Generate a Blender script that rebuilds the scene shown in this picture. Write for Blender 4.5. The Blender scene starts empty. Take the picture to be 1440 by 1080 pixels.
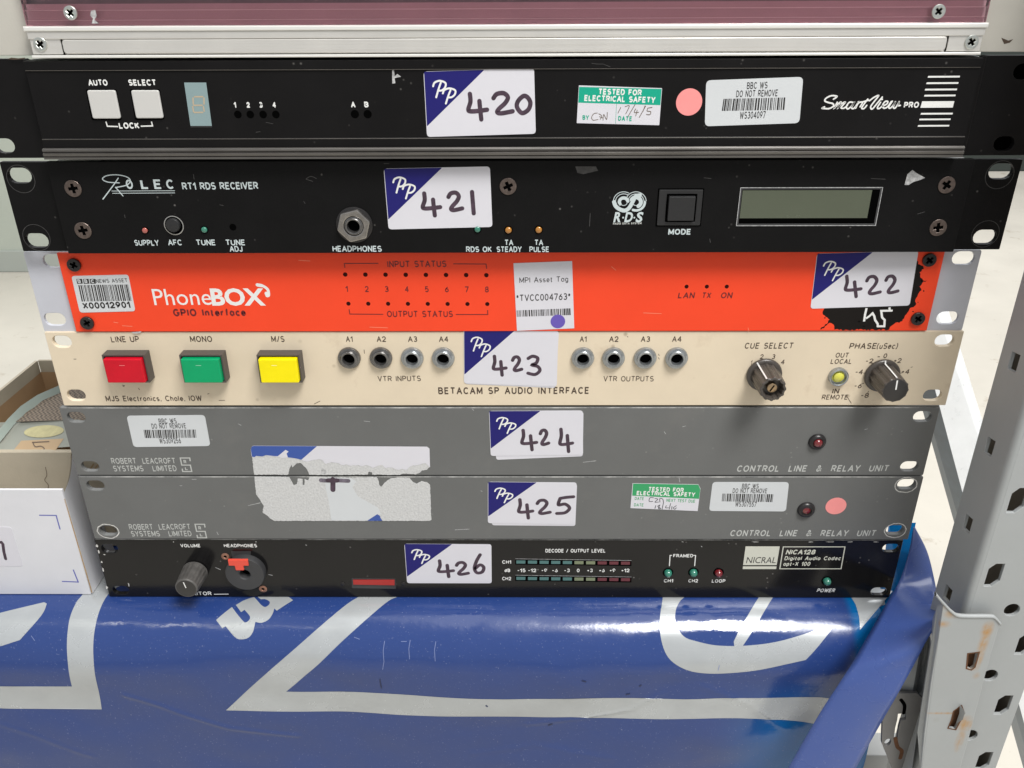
import bpy, math, random
from mathutils import Vector, Matrix, noise as mnoise
random.seed(7)
SC = bpy.context.scene
COL = SC.collection
MM = 0.001

# ------------------------------------------------------------------ camera (surveyed from the stack: 19 inch panels, 44.45 mm pitch)
FPX, PITCH, YAW, ROLL = 1180.94, .457, .0086, -.0044
CAM = Vector((9.5365, -406.417, 81.047))            # millimetres
_cp, _sp, _cy, _sy, _cr, _sr = (math.cos(PITCH), math.sin(PITCH), math.cos(YAW), math.sin(YAW), math.cos(ROLL), math.sin(ROLL))
FW = Vector((-_sy * _cp, _cy * _cp, -_sp))
_r0 = Vector((_cy, _sy, 0)); _u0 = _r0.cross(FW)
RT = _r0 * _cr + _u0 * _sr
UP = _u0 * _cr - _r0 * _sr
cd = bpy.data.cameras.new('camera'); cam = bpy.data.objects.new('camera', cd); COL.objects.link(cam)
cd.sensor_width = 36; cd.lens = 36 * FPX / 1440; cd.clip_start = .01; cd.clip_end = 60
m = Matrix((RT, UP, -FW)).transposed().to_4x4(); m.translation = CAM * MM
cam.matrix_world = m; SC.camera = cam

# ------------------------------------------------------------------ world and lamps (daylit storeroom)
W = bpy.data.worlds.new('World'); SC.world = W; W.use_nodes = True
W.node_tree.nodes['Background'].inputs[0].default_value = (.93, .96, 1, 1)
W.node_tree.nodes['Background'].inputs[1].default_value = .49
def area(name, loc, target, sx, sy, power, color):
    l = bpy.data.lights.new(name, 'AREA'); l.shape = 'RECTANGLE'; l.size = sx; l.size_y = sy; l.energy = power; l.color = color
    o = bpy.data.objects.new(name, l); COL.objects.link(o); o.location = loc
    o.rotation_euler = (Vector(target) - Vector(loc)).to_track_quat('-Z', 'Y').to_euler()
    return o
area('window_light', (.68, -.95, 1.75), (0, 0, -.1), .72, .72, 48, (1, .985, .96))
area('roof_light', (.5, -.6, 2.3), (.1, .2, -.2), 1.8, 1.7, 15, (1, .99, .96))  # unseen overhead lamp added for the soft highlight along the banner
area('tube_light', (-1.15, -1.05, 2.1), (-.1, 0, -.3), .85, .03, 2, (1, .97, .85))  # unseen narrow lamp added to draw the thin streak on the vinyl
area('roof_light_far', (.3, 2.6, 2.4), (.3, 2.6, -1), 6, 2.5, 150, (1, 1, 1))  # unseen lamp added to brighten the floor behind the stack
SC.view_settings.view_transform = 'Standard'; SC.view_settings.look = 'None'
SC.view_settings.exposure = 0.17; SC.view_settings.gamma = 1

# ------------------------------------------------------------------ projection helpers
def ray(px, py): return FW + RT * ((px - 720) / FPX) - UP * ((py - 540) / FPX)
def at(px, py, Y):
    d = ray(px, py); return CAM + d * ((Y - CAM.y) / d.y)
def atz(px, py, Z):
    d = ray(px, py); return CAM + d * ((Z - CAM.z) / d.z)
def pxmm(py, Y):                       # millimetres per photo pixel on plane Y
    return (at(721, py, Y) - at(720, py, Y)).x

# ------------------------------------------------------------------ materials
def srgb(h):
    c = [int(h[i:i + 2], 16) / 255 for i in (0, 2, 4)]
    return tuple((x / 12.92 if x <= .04045 else ((x + .055) / 1.055) ** 2.4) for x in c) + (1,)
def mat(name, col, rough=.5, metal=0, spec=.5, bump=0, bscale=800, dust=0, dustcol=(.45, .43, .4, 1), mottle=0, mscale=30,
        coat=0, trans=0, dscale=260, aniso=False):
    mt = bpy.data.materials.new(name); mt.use_nodes = True
    nt = mt.node_tree; b = nt.nodes['Principled BSDF']; N = nt.nodes.new; L = nt.links.new
    if isinstance(col, str): col = srgb(col)
    b.inputs['Base Color'].default_value = col
    b.inputs['Roughness'].default_value = rough; b.inputs['Metallic'].default_value = metal
    b.inputs['Specular IOR Level'].default_value = spec
    b.inputs['Coat Weight'].default_value = coat; b.inputs['Coat Roughness'].default_value = .08
    b.inputs['Transmission Weight'].default_value = trans
    tc = N('ShaderNodeTexCoord'); out = None
    if mottle:
        n = N('ShaderNodeTexNoise'); n.inputs['Scale'].default_value = mscale; n.inputs['Detail'].default_value = 6; n.inputs['Roughness'].default_value = .65
        L(tc.outputs['Object'], n.inputs['Vector'])
        mx = N('ShaderNodeMixRGB'); mx.blend_type = 'MULTIPLY'; mx.inputs[0].default_value = 1; mx.inputs[1].default_value = col
        r = N('ShaderNodeMapRange'); r.inputs[1].default_value = .3; r.inputs[2].default_value = .7; r.inputs[3].default_value = 1 - mottle; r.inputs[4].default_value = 1 + mottle
        L(n.outputs['Fac'], r.inputs[0]); L(r.outputs[0], mx.inputs[2]); L(mx.outputs[0], b.inputs['Base Color']); out = mx.outputs[0]
        r2 = N('ShaderNodeMapRange'); r2.inputs[1].default_value = .3; r2.inputs[2].default_value = .7; r2.inputs[3].default_value = rough * .88; r2.inputs[4].default_value = min(1, rough * 1.15)
        L(n.outputs['Fac'], r2.inputs[0]); L(r2.outputs[0], b.inputs['Roughness'])
    if dust:
        n = N('ShaderNodeTexNoise'); n.inputs['Scale'].default_value = dscale; n.inputs['Detail'].default_value = 3; L(tc.outputs['Object'], n.inputs['Vector'])
        v = N('ShaderNodeTexVoronoi'); v.inputs['Scale'].default_value = dscale * .9; L(tc.outputs['Object'], v.inputs['Vector'])
        r = N('ShaderNodeMapRange'); r.inputs[1].default_value = .16; r.inputs[2].default_value = .06; L(v.outputs['Distance'], r.inputs[0])
        rn = N('ShaderNodeMapRange'); rn.inputs[1].default_value = .56; rn.inputs[2].default_value = .68
        n2 = N('ShaderNodeTexNoise'); n2.inputs['Scale'].default_value = dscale * .23; n2.inputs['Detail'].default_value = 4; L(tc.outputs['Object'], n2.inputs['Vector']); L(n2.outputs['Fac'], rn.inputs[0])
        mu = N('ShaderNodeMath'); mu.operation = 'MULTIPLY'; L(r.outputs[0], mu.inputs[0]); L(rn.outputs[0], mu.inputs[1])
        mu2 = N('ShaderNodeMath'); mu2.operation = 'MULTIPLY'; mu2.inputs[1].default_value = dust; L(mu.outputs[0], mu2.inputs[0])
        mx = N('ShaderNodeMixRGB'); mx.inputs[2].default_value = dustcol
        if out: L(out, mx.inputs[1])
        else: mx.inputs[1].default_value = col
        L(mu2.outputs[0], mx.inputs[0]); L(mx.outputs[0], b.inputs['Base Color'])
    if bump:
        n = N('ShaderNodeTexNoise'); n.inputs['Scale'].default_value = bscale; n.inputs['Detail'].default_value = 3
        if aniso:
            mp = N('ShaderNodeMapping'); mp.inputs['Scale'].default_value = (.02, 1, 1); L(tc.outputs['Object'], mp.inputs['Vector']); L(mp.outputs[0], n.inputs['Vector'])
        else: L(tc.outputs['Object'], n.inputs['Vector'])
        bp = N('ShaderNodeBump'); bp.inputs['Strength'].default_value = bump; bp.inputs['Distance'].default_value = .0002
        L(n.outputs['Fac'], bp.inputs['Height']); L(bp.outputs[0], b.inputs['Normal'])
    return mt

BLACK420 = mat('satin_black_anodised', (.0075, .0070, .0072, 1), .4, spec=.13, bump=.08, dust=.2, mottle=.12)
BLACK421 = mat('black_paint', (.0058, .0056, .0058, 1), .5, spec=.12, bump=.25, bscale=1500, dust=.25, mottle=.15)
BLACK426 = mat('glossy_black_paint', (.008, .0076, .008, 1), .15, spec=.33, bump=.05, bscale=500, dust=.4, mottle=.15)
ORANGE = mat('orange_paint', (.85, .062, .018, 1), .55, spec=.3, bump=.15, bscale=900, mottle=.03)
GREYEAR = mat('pale_grey_paint', (.52, .53, .58, 1), .4, bump=.15, mottle=.04)
CREAM = mat('cream_paint', (.71, .605, .455, 1), .45, spec=.3, bump=.15, bscale=700, dust=.5, dustcol=(.2, .14, .08, 1), dscale=120, mottle=.04)
GREY = mat('mid_grey_paint', (.137, .139, .136, 1), .45, spec=.35, bump=.2, bscale=1500, dust=.3, dustcol=(.4, .4, .38, 1), mottle=.07, mscale=12)
CHASSIS = mat('plated_steel_chassis', (.25, .25, .24, 1), .4, metal=.7, bump=.1)
EDGE = mat('bare_metal_edge', (.45, .44, .42, 1), .35, metal=.6)
ALU = mat('brushed_aluminium', (.72, .70, .66, 1), .38, metal=.55, bump=.5, bscale=900, aniso=True, mottle=.03)
ALUB = mat('bright_aluminium_lip', (.85, .84, .8, 1), .3, metal=.35)
BEIGEMETAL = mat('warm_grey_paint', (.50, .48, .43, 1), .5, bump=.2, mottle=.05, dust=.5, dustcol=(.2, .12, .06, 1), dscale=90)
PERSPEX = mat('pink_tinted_perspex', (.80, .56, .61, 1), .03, trans=1)
MAUVE = mat('dusty_aluminium_ledge', (.60, .50, .51, 1), .45, metal=.1, mottle=.05)
DARKRED = mat('dark_red_interior', (.05, .008, .008, 1), .6, mottle=.6, mscale=200)
PAPER = mat('sticker_paper', (.66, .65, .695, 1), .35, spec=.3, mottle=.015)
PAPERGREY = mat('matt_label_stock', (.60, .62, .635, 1), .5, mottle=.02)
TORN = mat('torn_paper_fibre', (.57, .57, .565, 1), .9, spec=.1, bump=1, bscale=900, mottle=.14, mscale=900)
NAVY = mat('navy_print', (.017, .015, .145, 1), .4, spec=.2)
BLUEOLD = mat('faded_blue_print', (.035, .085, .34, 1), .4)
INK = mat('purple_black_marker', (.055, .032, .05, 1), .45, mottle=.55, mscale=220)
INKF = mat('faded_marker', (.14, .12, .15, 1), .6, mottle=.5, mscale=300)
PEN = mat('brown_pen_ink', (.13, .09, .06, 1), .6)
PENBLACK = mat('black_pen_ink', (.04, .04, .05, 1), .6)
WHITE = mat('white_print', (.78, .78, .76, 1), .5)
WHITEGREY = mat('pale_blue_grey_print', (.55, .62, .63, 1), .5)
DIMPRINT = mat('grey_white_print', (.48, .49, .47, 1), .5)
BLACKPRINT = mat('black_print', (.02, .018, .018, 1), .5)
MAROON = mat('maroon_print', (.13, .008, .01, 1), .5)
BROWNPRINT = mat('dark_brown_engraving', (.07, .045, .03, 1), .6)
GREENPRINT = mat('green_print', (.0, .36, .23, 1), .4)
GREENPRINT2 = mat('grass_green_print', (.03, .33, .12, 1), .4)
PINK = mat('pink_paper_dot', (.86, .29, .28, 1), .6, mottle=.03, mscale=200)
PURPLE = mat('purple_paper_dot', (.13, .085, .42, 1), .6)
BTNWHITE = mat('off_white_plastic', (.57, .56, .54, 1), .38, bump=.05)
BTNBLACK = mat('black_plastic', (.016, .016, .017, 1), .45, bump=.2)
BTNGREY = mat('dark_grey_plastic', (.04, .04, .042, 1), .5, bump=.3, mottle=.2)
BEZEL = mat('brown_grey_bezel_plastic', (.075, .065, .058, 1), .5, bump=.2, mottle=.1)
RED = mat('red_translucent_plastic', (.56, .004, .018, 1), .35, spec=.3, mottle=.1, mscale=60)
GREEN = mat('green_translucent_plastic', (.0, .33, .125, 1), .35, spec=.3, mottle=.06, mscale=60)
YELLOW = mat('yellow_translucent_plastic', (.90, .76, .0, 1), .35, spec=.3, mottle=.04, mscale=60)
SCREW = mat('darkened_steel_screw', (.16, .125, .11, 1), .35, metal=.8, mottle=.3, mscale=400)
SCREWB = mat('black_screw', (.03, .028, .028, 1), .3, metal=.4)
SCREWZ = mat('zinc_screw', (.62, .64, .6, 1), .28, metal=.85)
HOLE = mat('dark_hole', (.002, .002, .002, 1), .9, spec=0)
REDHOLE = mat('hole_in_orange_panel', (.03, .004, .003, 1), .8, spec=.1)
JACK = mat('jack_metal', (.40, .42, .43, 1), .3, metal=.85, mottle=.25, mscale=300)
JACKD = mat('dark_jack_metal', (.20, .195, .19, 1), .28, metal=.85, mottle=.25, mscale=300)
BRASS = mat('brass', (.42, .3, .18, 1), .35, metal=.8, mottle=.2, mscale=300)
COPPER = mat('copper_rivet', (.38, .2, .14, 1), .4, metal=.7)
KNOB = mat('dark_brown_knob_plastic', (.06, .051, .044, 1), .3, spec=.6, bump=.2, mottle=.25, mscale=200)
KNOBG = mat('dusty_grey_knob_plastic', (.085, .08, .075, 1), .5, bump=.4, mottle=.3, mscale=200)
CAP = mat('knob_cap_plastic', (.028, .026, .025, 1), .35)
LEDR = mat('unlit_red_led', (.16, .01, .014, 1), .15, coat=1)
LEDPINK = mat('pale_red_led', (.4, .1, .08, 1), .15, coat=1)
LEDG = mat('unlit_green_led', (.03, .19, .13, 1), .15, coat=1)
LEDO = mat('amber_led', (.42, .17, .02, 1), .15, coat=1)
LEDY = mat('yellow_lamp', (.62, .60, .08, 1), .2, coat=1)
BARG = mat('green_led_bar', (.07, .17, .165, 1), .4)
BARY = mat('olive_led_bar', (.19, .22, .13, 1), .4)
BARR = mat('red_led_bar', (.13, .025, .035, 1), .4)
REDWIN = mat('red_display_window', (.38, .012, .01, 1), .3, coat=.2)
LATCH = mat('red_latch_plastic', (.75, .075, .045, 1), .4)
TEAL = mat('pale_teal_display', (.24, .33, .34, 1), .35, mottle=.03)
TAN = mat('tan_segments', (.48, .38, .26, 1), .5)
LCD = mat('lcd_green_grey', (.085, .098, .066, 1), .25, coat=.4, mottle=.04)
GREYGRIME = mat('faint_grime_on_grey', (.118, .117, .112, 1), .38, spec=.4, mottle=.12, mscale=90)
SCUFF = mat('pale_scuff', (.42, .42, .42, 1), .7, mottle=.5, mscale=600)
SCUFFD = mat('faint_scuff', (.055, .053, .052, 1), .7, mottle=.5, mscale=600)
CHIP = mat('chipped_edge_metal', (.6, .59, .56, 1), .45, mottle=.4, mscale=700)
CARDW = mat('white_coated_card', (.68, .68, .71, 1), .5, bump=.2, bscale=200, mottle=.03)
CARDG = mat('grey_board', (.45, .395, .30, 1), .8, bump=.4, bscale=600, mottle=.08)
CARDB = mat('brown_board', (.40, .25, .13, 1), .8, bump=.4, bscale=600, mottle=.1)
KRAFT = mat('kraft_edge', (.36, .24, .13, 1), .8)
BLUELINE = mat('blue_violet_line_print', (.11, .12, .42, 1), .5)
MESHGREY = None
GREYGREEN = mat('grey_green_plastic', (.28, .29, .25, 1), .6, mottle=.05)
TAPE = mat('brown_tape_label', (.44, .31, .18, 1), .6, mottle=.05)
OVAL = mat('pale_yellow_paper', (.48, .44, .24, 1), .7, mottle=.15, mscale=200)
STEEL = mat('grey_powder_coated_steel', (.36, .375, .375, 1), .38, spec=.5, bump=.25, bscale=300, mottle=.04, mscale=15, dust=.35, dustcol=(.2, .12, .06, 1), dscale=60)
GALV = mat('galvanised_steel', (.88, .90, .91, 1), .3, metal=.05, mottle=.05, mscale=60)  # near-white base carries the glare on the bar's front face
GALVD = mat('galvanised_steel_side', (.13, .165, .20, 1), .35, metal=.3, mottle=.2, mscale=60)  # same steel with the shade of the side and rear faces in its colour
RUST = mat('rust_stain', (.40, .20, .07, 1), .9, mottle=.35, mscale=300)
RUSTD = mat('dark_rust', (.12, .05, .02, 1), .9, mottle=.3, mscale=300)

def mesh_weave():
    mt = bpy.data.materials.new('woven_speaker_cloth'); mt.use_nodes = True
    nt = mt.node_tree; b = nt.nodes['Principled BSDF']; tc = nt.nodes.new('ShaderNodeTexCoord')
    ck = nt.nodes.new('ShaderNodeTexChecker'); ck.inputs['Scale'].default_value = 700
    ck.inputs['Color1'].default_value = (.24, .19, .14, 1); ck.inputs['Color2'].default_value = (.10, .08, .065, 1)
    nt.links.new(tc.outputs['Object'], ck.inputs['Vector']); nt.links.new(ck.outputs[0], b.inputs['Base Color']); b.inputs['Roughness'].default_value = .8
    return mt
MESHGREY = mesh_weave()

def with_stain(mt, col, scale, lo, hi, rough=None, axis=None):
    """blends a second colour over a material by noise, for worn or stained surfaces"""
    nt = mt.node_tree; b = nt.nodes['Principled BSDF']; N = nt.nodes.new; L = nt.links.new
    tc = N('ShaderNodeTexCoord'); n = N('ShaderNodeTexNoise'); n.inputs['Scale'].default_value = scale; n.inputs['Detail'].default_value = 7; n.inputs['Roughness'].default_value = .7
    L(tc.outputs['Object'], n.inputs['Vector'])
    r = N('ShaderNodeMapRange'); r.inputs[1].default_value = lo; r.inputs[2].default_value = hi; L(n.outputs['Fac'], r.inputs[0])
    mx = N('ShaderNodeMixRGB'); mx.inputs[2].default_value = col
    ins = b.inputs['Base Color']
    if ins.links: L(ins.links[0].from_socket, mx.inputs[1])
    else: mx.inputs[1].default_value = ins.default_value
    L(r.outputs[0], mx.inputs[0]); L(mx.outputs[0], ins)
with_stain(KRAFT, (.5, .36, .2, 1), 90, .5, .6)

def floor_mat():
    mt = mat('pale_concrete', (.56, .525, .455, 1), .55, spec=.3, mottle=.10, mscale=1.6)
    with_stain(mt, (.36, .30, .22, 1), 9, .60, .72)
    with_stain(mt, (.30, .26, .2, 1), 60, .66, .72)
    return mt

with_stain(CREAM, (.52, .41, .29, 1), 30, .60, .85)
with_stain(GREY, (.165, .163, .155, 1), 16, .58, .85)
# vinyl: printed blue that turns cyan towards its right end
def vinyl_mat(cyan=True):
    mt = bpy.data.materials.new('blue_gloss_vinyl'); mt.use_nodes = True
    nt = mt.node_tree; b = nt.nodes['Principled BSDF']; N = nt.nodes.new; L = nt.links.new
    g = N('ShaderNodeNewGeometry'); sp = N('ShaderNodeSeparateXYZ'); L(g.outputs['Position'], sp.inputs[0])
    r = N('ShaderNodeMapRange'); r.interpolation_type = 'SMOOTHSTEP'
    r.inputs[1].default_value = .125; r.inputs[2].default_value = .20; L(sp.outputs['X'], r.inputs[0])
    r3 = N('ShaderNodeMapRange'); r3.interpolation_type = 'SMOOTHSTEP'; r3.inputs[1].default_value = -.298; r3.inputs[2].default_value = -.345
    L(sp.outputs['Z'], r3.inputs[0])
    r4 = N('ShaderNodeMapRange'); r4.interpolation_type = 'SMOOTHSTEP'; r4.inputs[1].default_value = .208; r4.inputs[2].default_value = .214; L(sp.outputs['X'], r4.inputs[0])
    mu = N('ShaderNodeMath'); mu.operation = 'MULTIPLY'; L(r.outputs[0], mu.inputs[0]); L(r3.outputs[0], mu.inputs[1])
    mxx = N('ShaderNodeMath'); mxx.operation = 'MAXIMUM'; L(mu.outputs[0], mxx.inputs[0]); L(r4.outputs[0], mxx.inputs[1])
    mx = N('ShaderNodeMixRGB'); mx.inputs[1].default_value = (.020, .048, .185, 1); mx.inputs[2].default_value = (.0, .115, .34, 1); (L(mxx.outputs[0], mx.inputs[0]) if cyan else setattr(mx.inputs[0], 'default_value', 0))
    n = N('ShaderNodeTexNoise'); n.inputs['Scale'].default_value = 900; n.inputs['Detail'].default_value = 2; L(g.outputs['Position'], n.inputs['Vector'])
    rr = N('ShaderNodeMapRange'); rr.inputs[1].default_value = .66; rr.inputs[2].default_value = .78; rr.inputs[4].default_value = .35; L(n.outputs['Fac'], rr.inputs[0])
    m2 = N('ShaderNodeMixRGB'); m2.inputs[2].default_value = (.35, .38, .5, 1); L(rr.outputs[0], m2.inputs[0]); L(mx.outputs[0], m2.inputs[1]); L(m2.outputs[0], b.inputs['Base Color'])
    n3 = N('ShaderNodeTexNoise'); n3.inputs['Scale'].default_value = 25; n3.inputs['Detail'].default_value = 5; L(g.outputs['Position'], n3.inputs['Vector'])
    rq = N('ShaderNodeMapRange'); rq.inputs[1].default_value = .3; rq.inputs[2].default_value = .7; rq.inputs[3].default_value = .07; rq.inputs[4].default_value = .26; L(n3.outputs['Fac'], rq.inputs[0]); L(rq.outputs[0], b.inputs['Roughness'])
    bp = N('ShaderNodeBump'); bp.inputs['Strength'].default_value = .45; bp.inputs['Distance'].default_value = .002; L(n3.outputs['Fac'], bp.inputs['Height']); L(bp.outputs[0], b.inputs['Normal'])
    b.inputs['Specular IOR Level'].default_value = .6
    return mt
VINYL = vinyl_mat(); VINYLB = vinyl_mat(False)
for _n in VINYLB.node_tree.nodes:  # folded strip's blue lightened to stand in for soft reflections
    if _n.type == 'MIX_RGB' and abs(_n.inputs[1].default_value[2] - .185) < .01: _n.inputs[1].default_value = (.05, .092, .30, 1)
    if _n.type == 'MAP_RANGE' and abs(_n.inputs[3].default_value - .07) < .001: _n.inputs[3].default_value = .2; _n.inputs[4].default_value = .4
RIDGE = mat('worn_anodised_ridge', (.17, .16, .15, 1), .33, metal=.8, bump=.3, bscale=900, aniso=True, mottle=.1)  # lighter tone stands in for the overhead reflection along ridge and grooves
SILVER = mat('silver_vinyl_print', (.45, .47, .48, 1), .26, metal=.3, mottle=.07)

# ------------------------------------------------------------------ object helpers
ORG = {}
def finish(o, parent, label=None, cat=None, group=None, kind=None):
    COL.objects.link(o)
    if parent is not None: o.parent = parent
    if label: o['label'] = label
    if cat: o['category'] = cat
    if group: o['group'] = group
    if kind: o['kind'] = kind
    return o
def worg(o):
    p = Vector((0, 0, 0))
    while o is not None: p = p + o.location; o = o.parent
    return p
def thing(name, label, cat, loc, group=None):
    o = bpy.data.objects.new(name, None); o.location = Vector(loc) * MM; o.empty_display_size = .02
    return finish(o, None, label, cat, group)
def mk(name, V, F, mt, parent=None, smooth=False, org=None, fm=None, **kw):
    V = [Vector(v) * MM for v in V]
    if org is None:
        lo = Vector([min(v[i] for v in V) for i in range(3)]); hi = Vector([max(v[i] for v in V) for i in range(3)]); org = (lo + hi) / 2
    else: org = Vector(org) * MM
    me = bpy.data.meshes.new(name); me.from_pydata([v - org for v in V], [], F)
    for q in (mt if isinstance(mt, (list, tuple)) else [mt]): me.materials.append(q)
    if fm: me.polygons.foreach_set('material_index', fm)
    if smooth: me.polygons.foreach_set('use_smooth', [True] * len(me.polygons))
    me.update()
    o = bpy.data.objects.new(name, me); o.location = org - (worg(parent) if parent else Vector((0, 0, 0)))
    finish(o, parent, **kw)
    if smooth and smooth != 'all': me.set_sharp_from_angle(angle=math.radians(40))
    return o
def curve2mesh(contours, thick=0, bevel=0, res=1):
    c = bpy.data.curves.new('c', 'CURVE'); c.dimensions = '2D'; c.fill_mode = 'BOTH'
    if thick: c.extrude = max(0, thick / 2 - bevel); c.bevel_depth = bevel; c.bevel_resolution = res; c.offset = -bevel
    for ct in contours:
        s = c.splines.new('POLY'); s.points.add(len(ct) - 1)
        for p, (x, y) in zip(s.points, ct): p.co = (x, y, 0, 1)
        s.use_cyclic_u = True
    ob = bpy.data.objects.new('c', c); me = bpy.data.meshes.new_from_object(ob)
    V = [tuple(v.co) for v in me.vertices]; F = [tuple(p.vertices) for p in me.polygons]
    bpy.data.objects.remove(ob); bpy.data.curves.remove(c); bpy.data.meshes.remove(me)
    return V, F
def plate(name, contours, Y, thick, mt, parent, bevel=.25, res=1, **kw):
    """flat slab: contours in world (x, z) millimetres; front face at Y, thickness goes back (+Y)"""
    V, F = curve2mesh(contours, thick, bevel, res)
    return mk(name, [(x, Y + thick / 2 - z, y) for x, y, z in V], F, mt, parent, **kw)
def sheet(name, contours, Y, mt, parent, **kw):
    V, F = curve2mesh(contours)
    return mk(name, [(x, Y, y) for x, y, z in V], F, mt, parent, **kw)
def rect(x0, z0, x1, z1): return [(x0, z0), (x1, z0), (x1, z1), (x0, z1)]
def rounded(pts, r, n=5):
    out = []
    for i in range(len(pts)):
        p0, p, p1 = Vector(pts[i - 1]), Vector(pts[i]), Vector(pts[(i + 1) % len(pts)])
        a = (p0 - p).normalized(); b = (p1 - p).normalized(); rr = min(r, (p0 - p).length * .49, (p1 - p).length * .49)
        for k in range(n + 1):
            t = k / n; s = p + a * rr * (1 - t) ** 2 + b * rr * t ** 2
            out.append((s.x, s.y))
    return out
def rough(pts, k, amp, closed=True, seed=3):
    rn = random.Random(seed); out = []; n = len(pts)
    for i in range(n if closed else n - 1):
        a, b = Vector(pts[i]), Vector(pts[(i + 1) % n]); L_ = (b - a).length; q = max(1, int(L_ / k)); d = (b - a).normalized() if L_ > 0 else Vector((0, 0)); nn = Vector((-d.y, d.x))
        for j in range(q):
            p = a + (b - a) * (j / q)
            if j or rn.random() < .5: p = p + nn * rn.uniform(-amp, amp)
            out.append((p.x, p.y))
    return out
def circ(cx, cz, r, n=28, rz=None, a0=0): return [(cx + r * math.cos(a0 + 2 * math.pi * k / n), cz + (rz or r) * math.sin(a0 + 2 * math.pi * k / n)) for k in range(n)]
def slot(cx, cz, w, h, n=8):
    r = h / 2; L = w / 2 - r; o = []
    for k in range(n + 1): a = -math.pi / 2 + math.pi * k / n; o.append((cx + L + r * math.cos(a), cz + r * math.sin(a)))
    for k in range(n + 1): a = math.pi / 2 + math.pi * k / n; o.append((cx - L + r * math.cos(a), cz + r * math.sin(a)))
    return o
def PX(pts, Y): return [(q.x, q.z) for q in (at(x, y, Y) for x, y in pts)]
def lathe(name, prof, cx, cz, Y, mt, parent, seg=28, mod=None, smooth=True, a0=0, **kw):
    """surface of revolution round the panel normal; prof = [(radius, height towards viewer)]"""
    V, F = [], []
    for r, h in prof:
        for k in range(seg):
            a = a0 + 2 * math.pi * k / seg; q = r * (mod(a, h) if mod else 1)
            V.append((cx + q * math.cos(a), Y - h, cz + q * math.sin(a)))
    for i in range(len(prof) - 1):
        for k in range(seg):
            k2 = (k + 1) % seg; F.append((i * seg + k, i * seg + k2, (i + 1) * seg + k2, (i + 1) * seg + k))
    if prof[-1][0] > 0: F.append(tuple((len(prof) - 1) * seg + k for k in range(seg)))
    return mk(name, V, F, mt, parent, smooth=smooth, **kw)
def box(name, x0, y0, z0, x1, y1, z1, mt, parent, bev=0, **kw):
    return plate(name, [rect(x0, z0, x1, z1)], y0, y1 - y0, mt, parent, bevel=bev, **kw)
def extrude_x(name, prof, x0, x1, mt, parent, **kw):
    n = len(prof); V = [(x0, y, z) for y, z in prof] + [(x1, y, z) for y, z in prof]
    F = [(i, (i + 1) % n, n + (i + 1) % n, n + i) for i in range(n)] + [tuple(range(n - 1, -1, -1)), tuple(range(n, 2 * n))]
    return mk(name, V, F, mt, parent, **kw)

# ---- ribbons (pen strokes, engraved letters, printed rules)
def ribbon(polys, w, rnd=False):
    V, F = [], []
    for li, (pl, closed) in enumerate(polys):
        P = [Vector(p) for p in pl]; P = [p for i, p in enumerate(P) if i == 0 or (p - P[i - 1]).length > 1e-6]; n = len(P)
        if n < 2: continue
        b = len(V); lay = li * .004
        for i in range(n):
            pa = P[i - 1] if (i > 0 or closed) else None; pb = P[(i + 1) % n] if (i < n - 1 or closed) else None
            ds = []
            if pa is not None: ds.append((P[i] - pa).normalized())
            if pb is not None: ds.append((pb - P[i]).normalized())
            t = sum(ds, Vector((0, 0))); t = t.normalized() if t.length > 1e-6 else ds[0]
            nn = Vector((-t.y, t.x)); c = max(.45, abs(nn.dot(Vector((-ds[0].y, ds[0].x)))))
            q = nn * (w / 2 / c); V += [(P[i].x + q.x, P[i].y + q.y, lay), (P[i].x - q.x, P[i].y - q.y, lay)]
        for i in range(n if closed else n - 1):
            j = (i + 1) % n; F.append((b + 2 * i, b + 2 * i + 1, b + 2 * j + 1, b + 2 * j))
        if rnd and not closed:
            for e, q in ((0, 1), (n - 1, n - 2)):
                d = (P[e] - P[q]).normalized(); nn = Vector((-d.y, d.x)); c0 = len(V)
                for k in range(7):
                    a = math.pi * k / 6; v = P[e] + nn * (w / 2 * math.cos(a)) + d * (w / 2 * math.sin(a)); V.append((v.x, v.y, lay))
                F.append(tuple(range(c0, c0 + 7)))
    return V, F
def smooth_line(pts, n=6, closed=False):
    P = [Vector(p) for p in pts]; N = len(P); out = []
    rng = range(N) if closed else range(N - 1)
    g = (lambda i: P[i % N]) if closed else (lambda i: P[max(0, min(N - 1, i))])
    for i in rng:
        p0, p1, p2, p3 = g(i - 1), g(i), g(i + 1), g(i + 2)
        for k in range(n):
            t = k / n
            out.append(tuple(.5 * ((2 * p1) + (p2 - p0) * t + (2 * p0 - 5 * p1 + 4 * p2 - p3) * t * t + (3 * p1 - p0 - 3 * p2 + p3) * t ** 3)))
    if not closed: out.append(tuple(P[-1]))
    return out
SPLIT = {'bracket_line', 'fine_scratch', 'corner_mark', 'underline_rule', 'tick_mark', 'dirt_mark'}
def strokes_px(name, polys, wpx, Y, mt, parent, rnd=True, smooth=True, lift=.03, **kw):
    if name in SPLIT and len(polys) > 1:
        for p in polys: strokes_px(name, [p], wpx, Y, mt, parent, rnd, smooth, lift, **kw)
        return
    """polys: list of pixel polylines on plane Y"""
    pl = []
    for p in polys:
        closed = False
        if p[0] == 'c': closed = True; p = p[1:]
        q = smooth_line(p, closed=closed) if (smooth and len(p) > 2) else p
        pl.append((PX(q, Y), closed))
    V, F = ribbon(pl, wpx * pxmm(polys[0][1][1], Y), rnd)
    return mk(name, [(x, Y - lift - z, y) for x, y, z in V], F, mt, parent, **kw)

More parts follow.
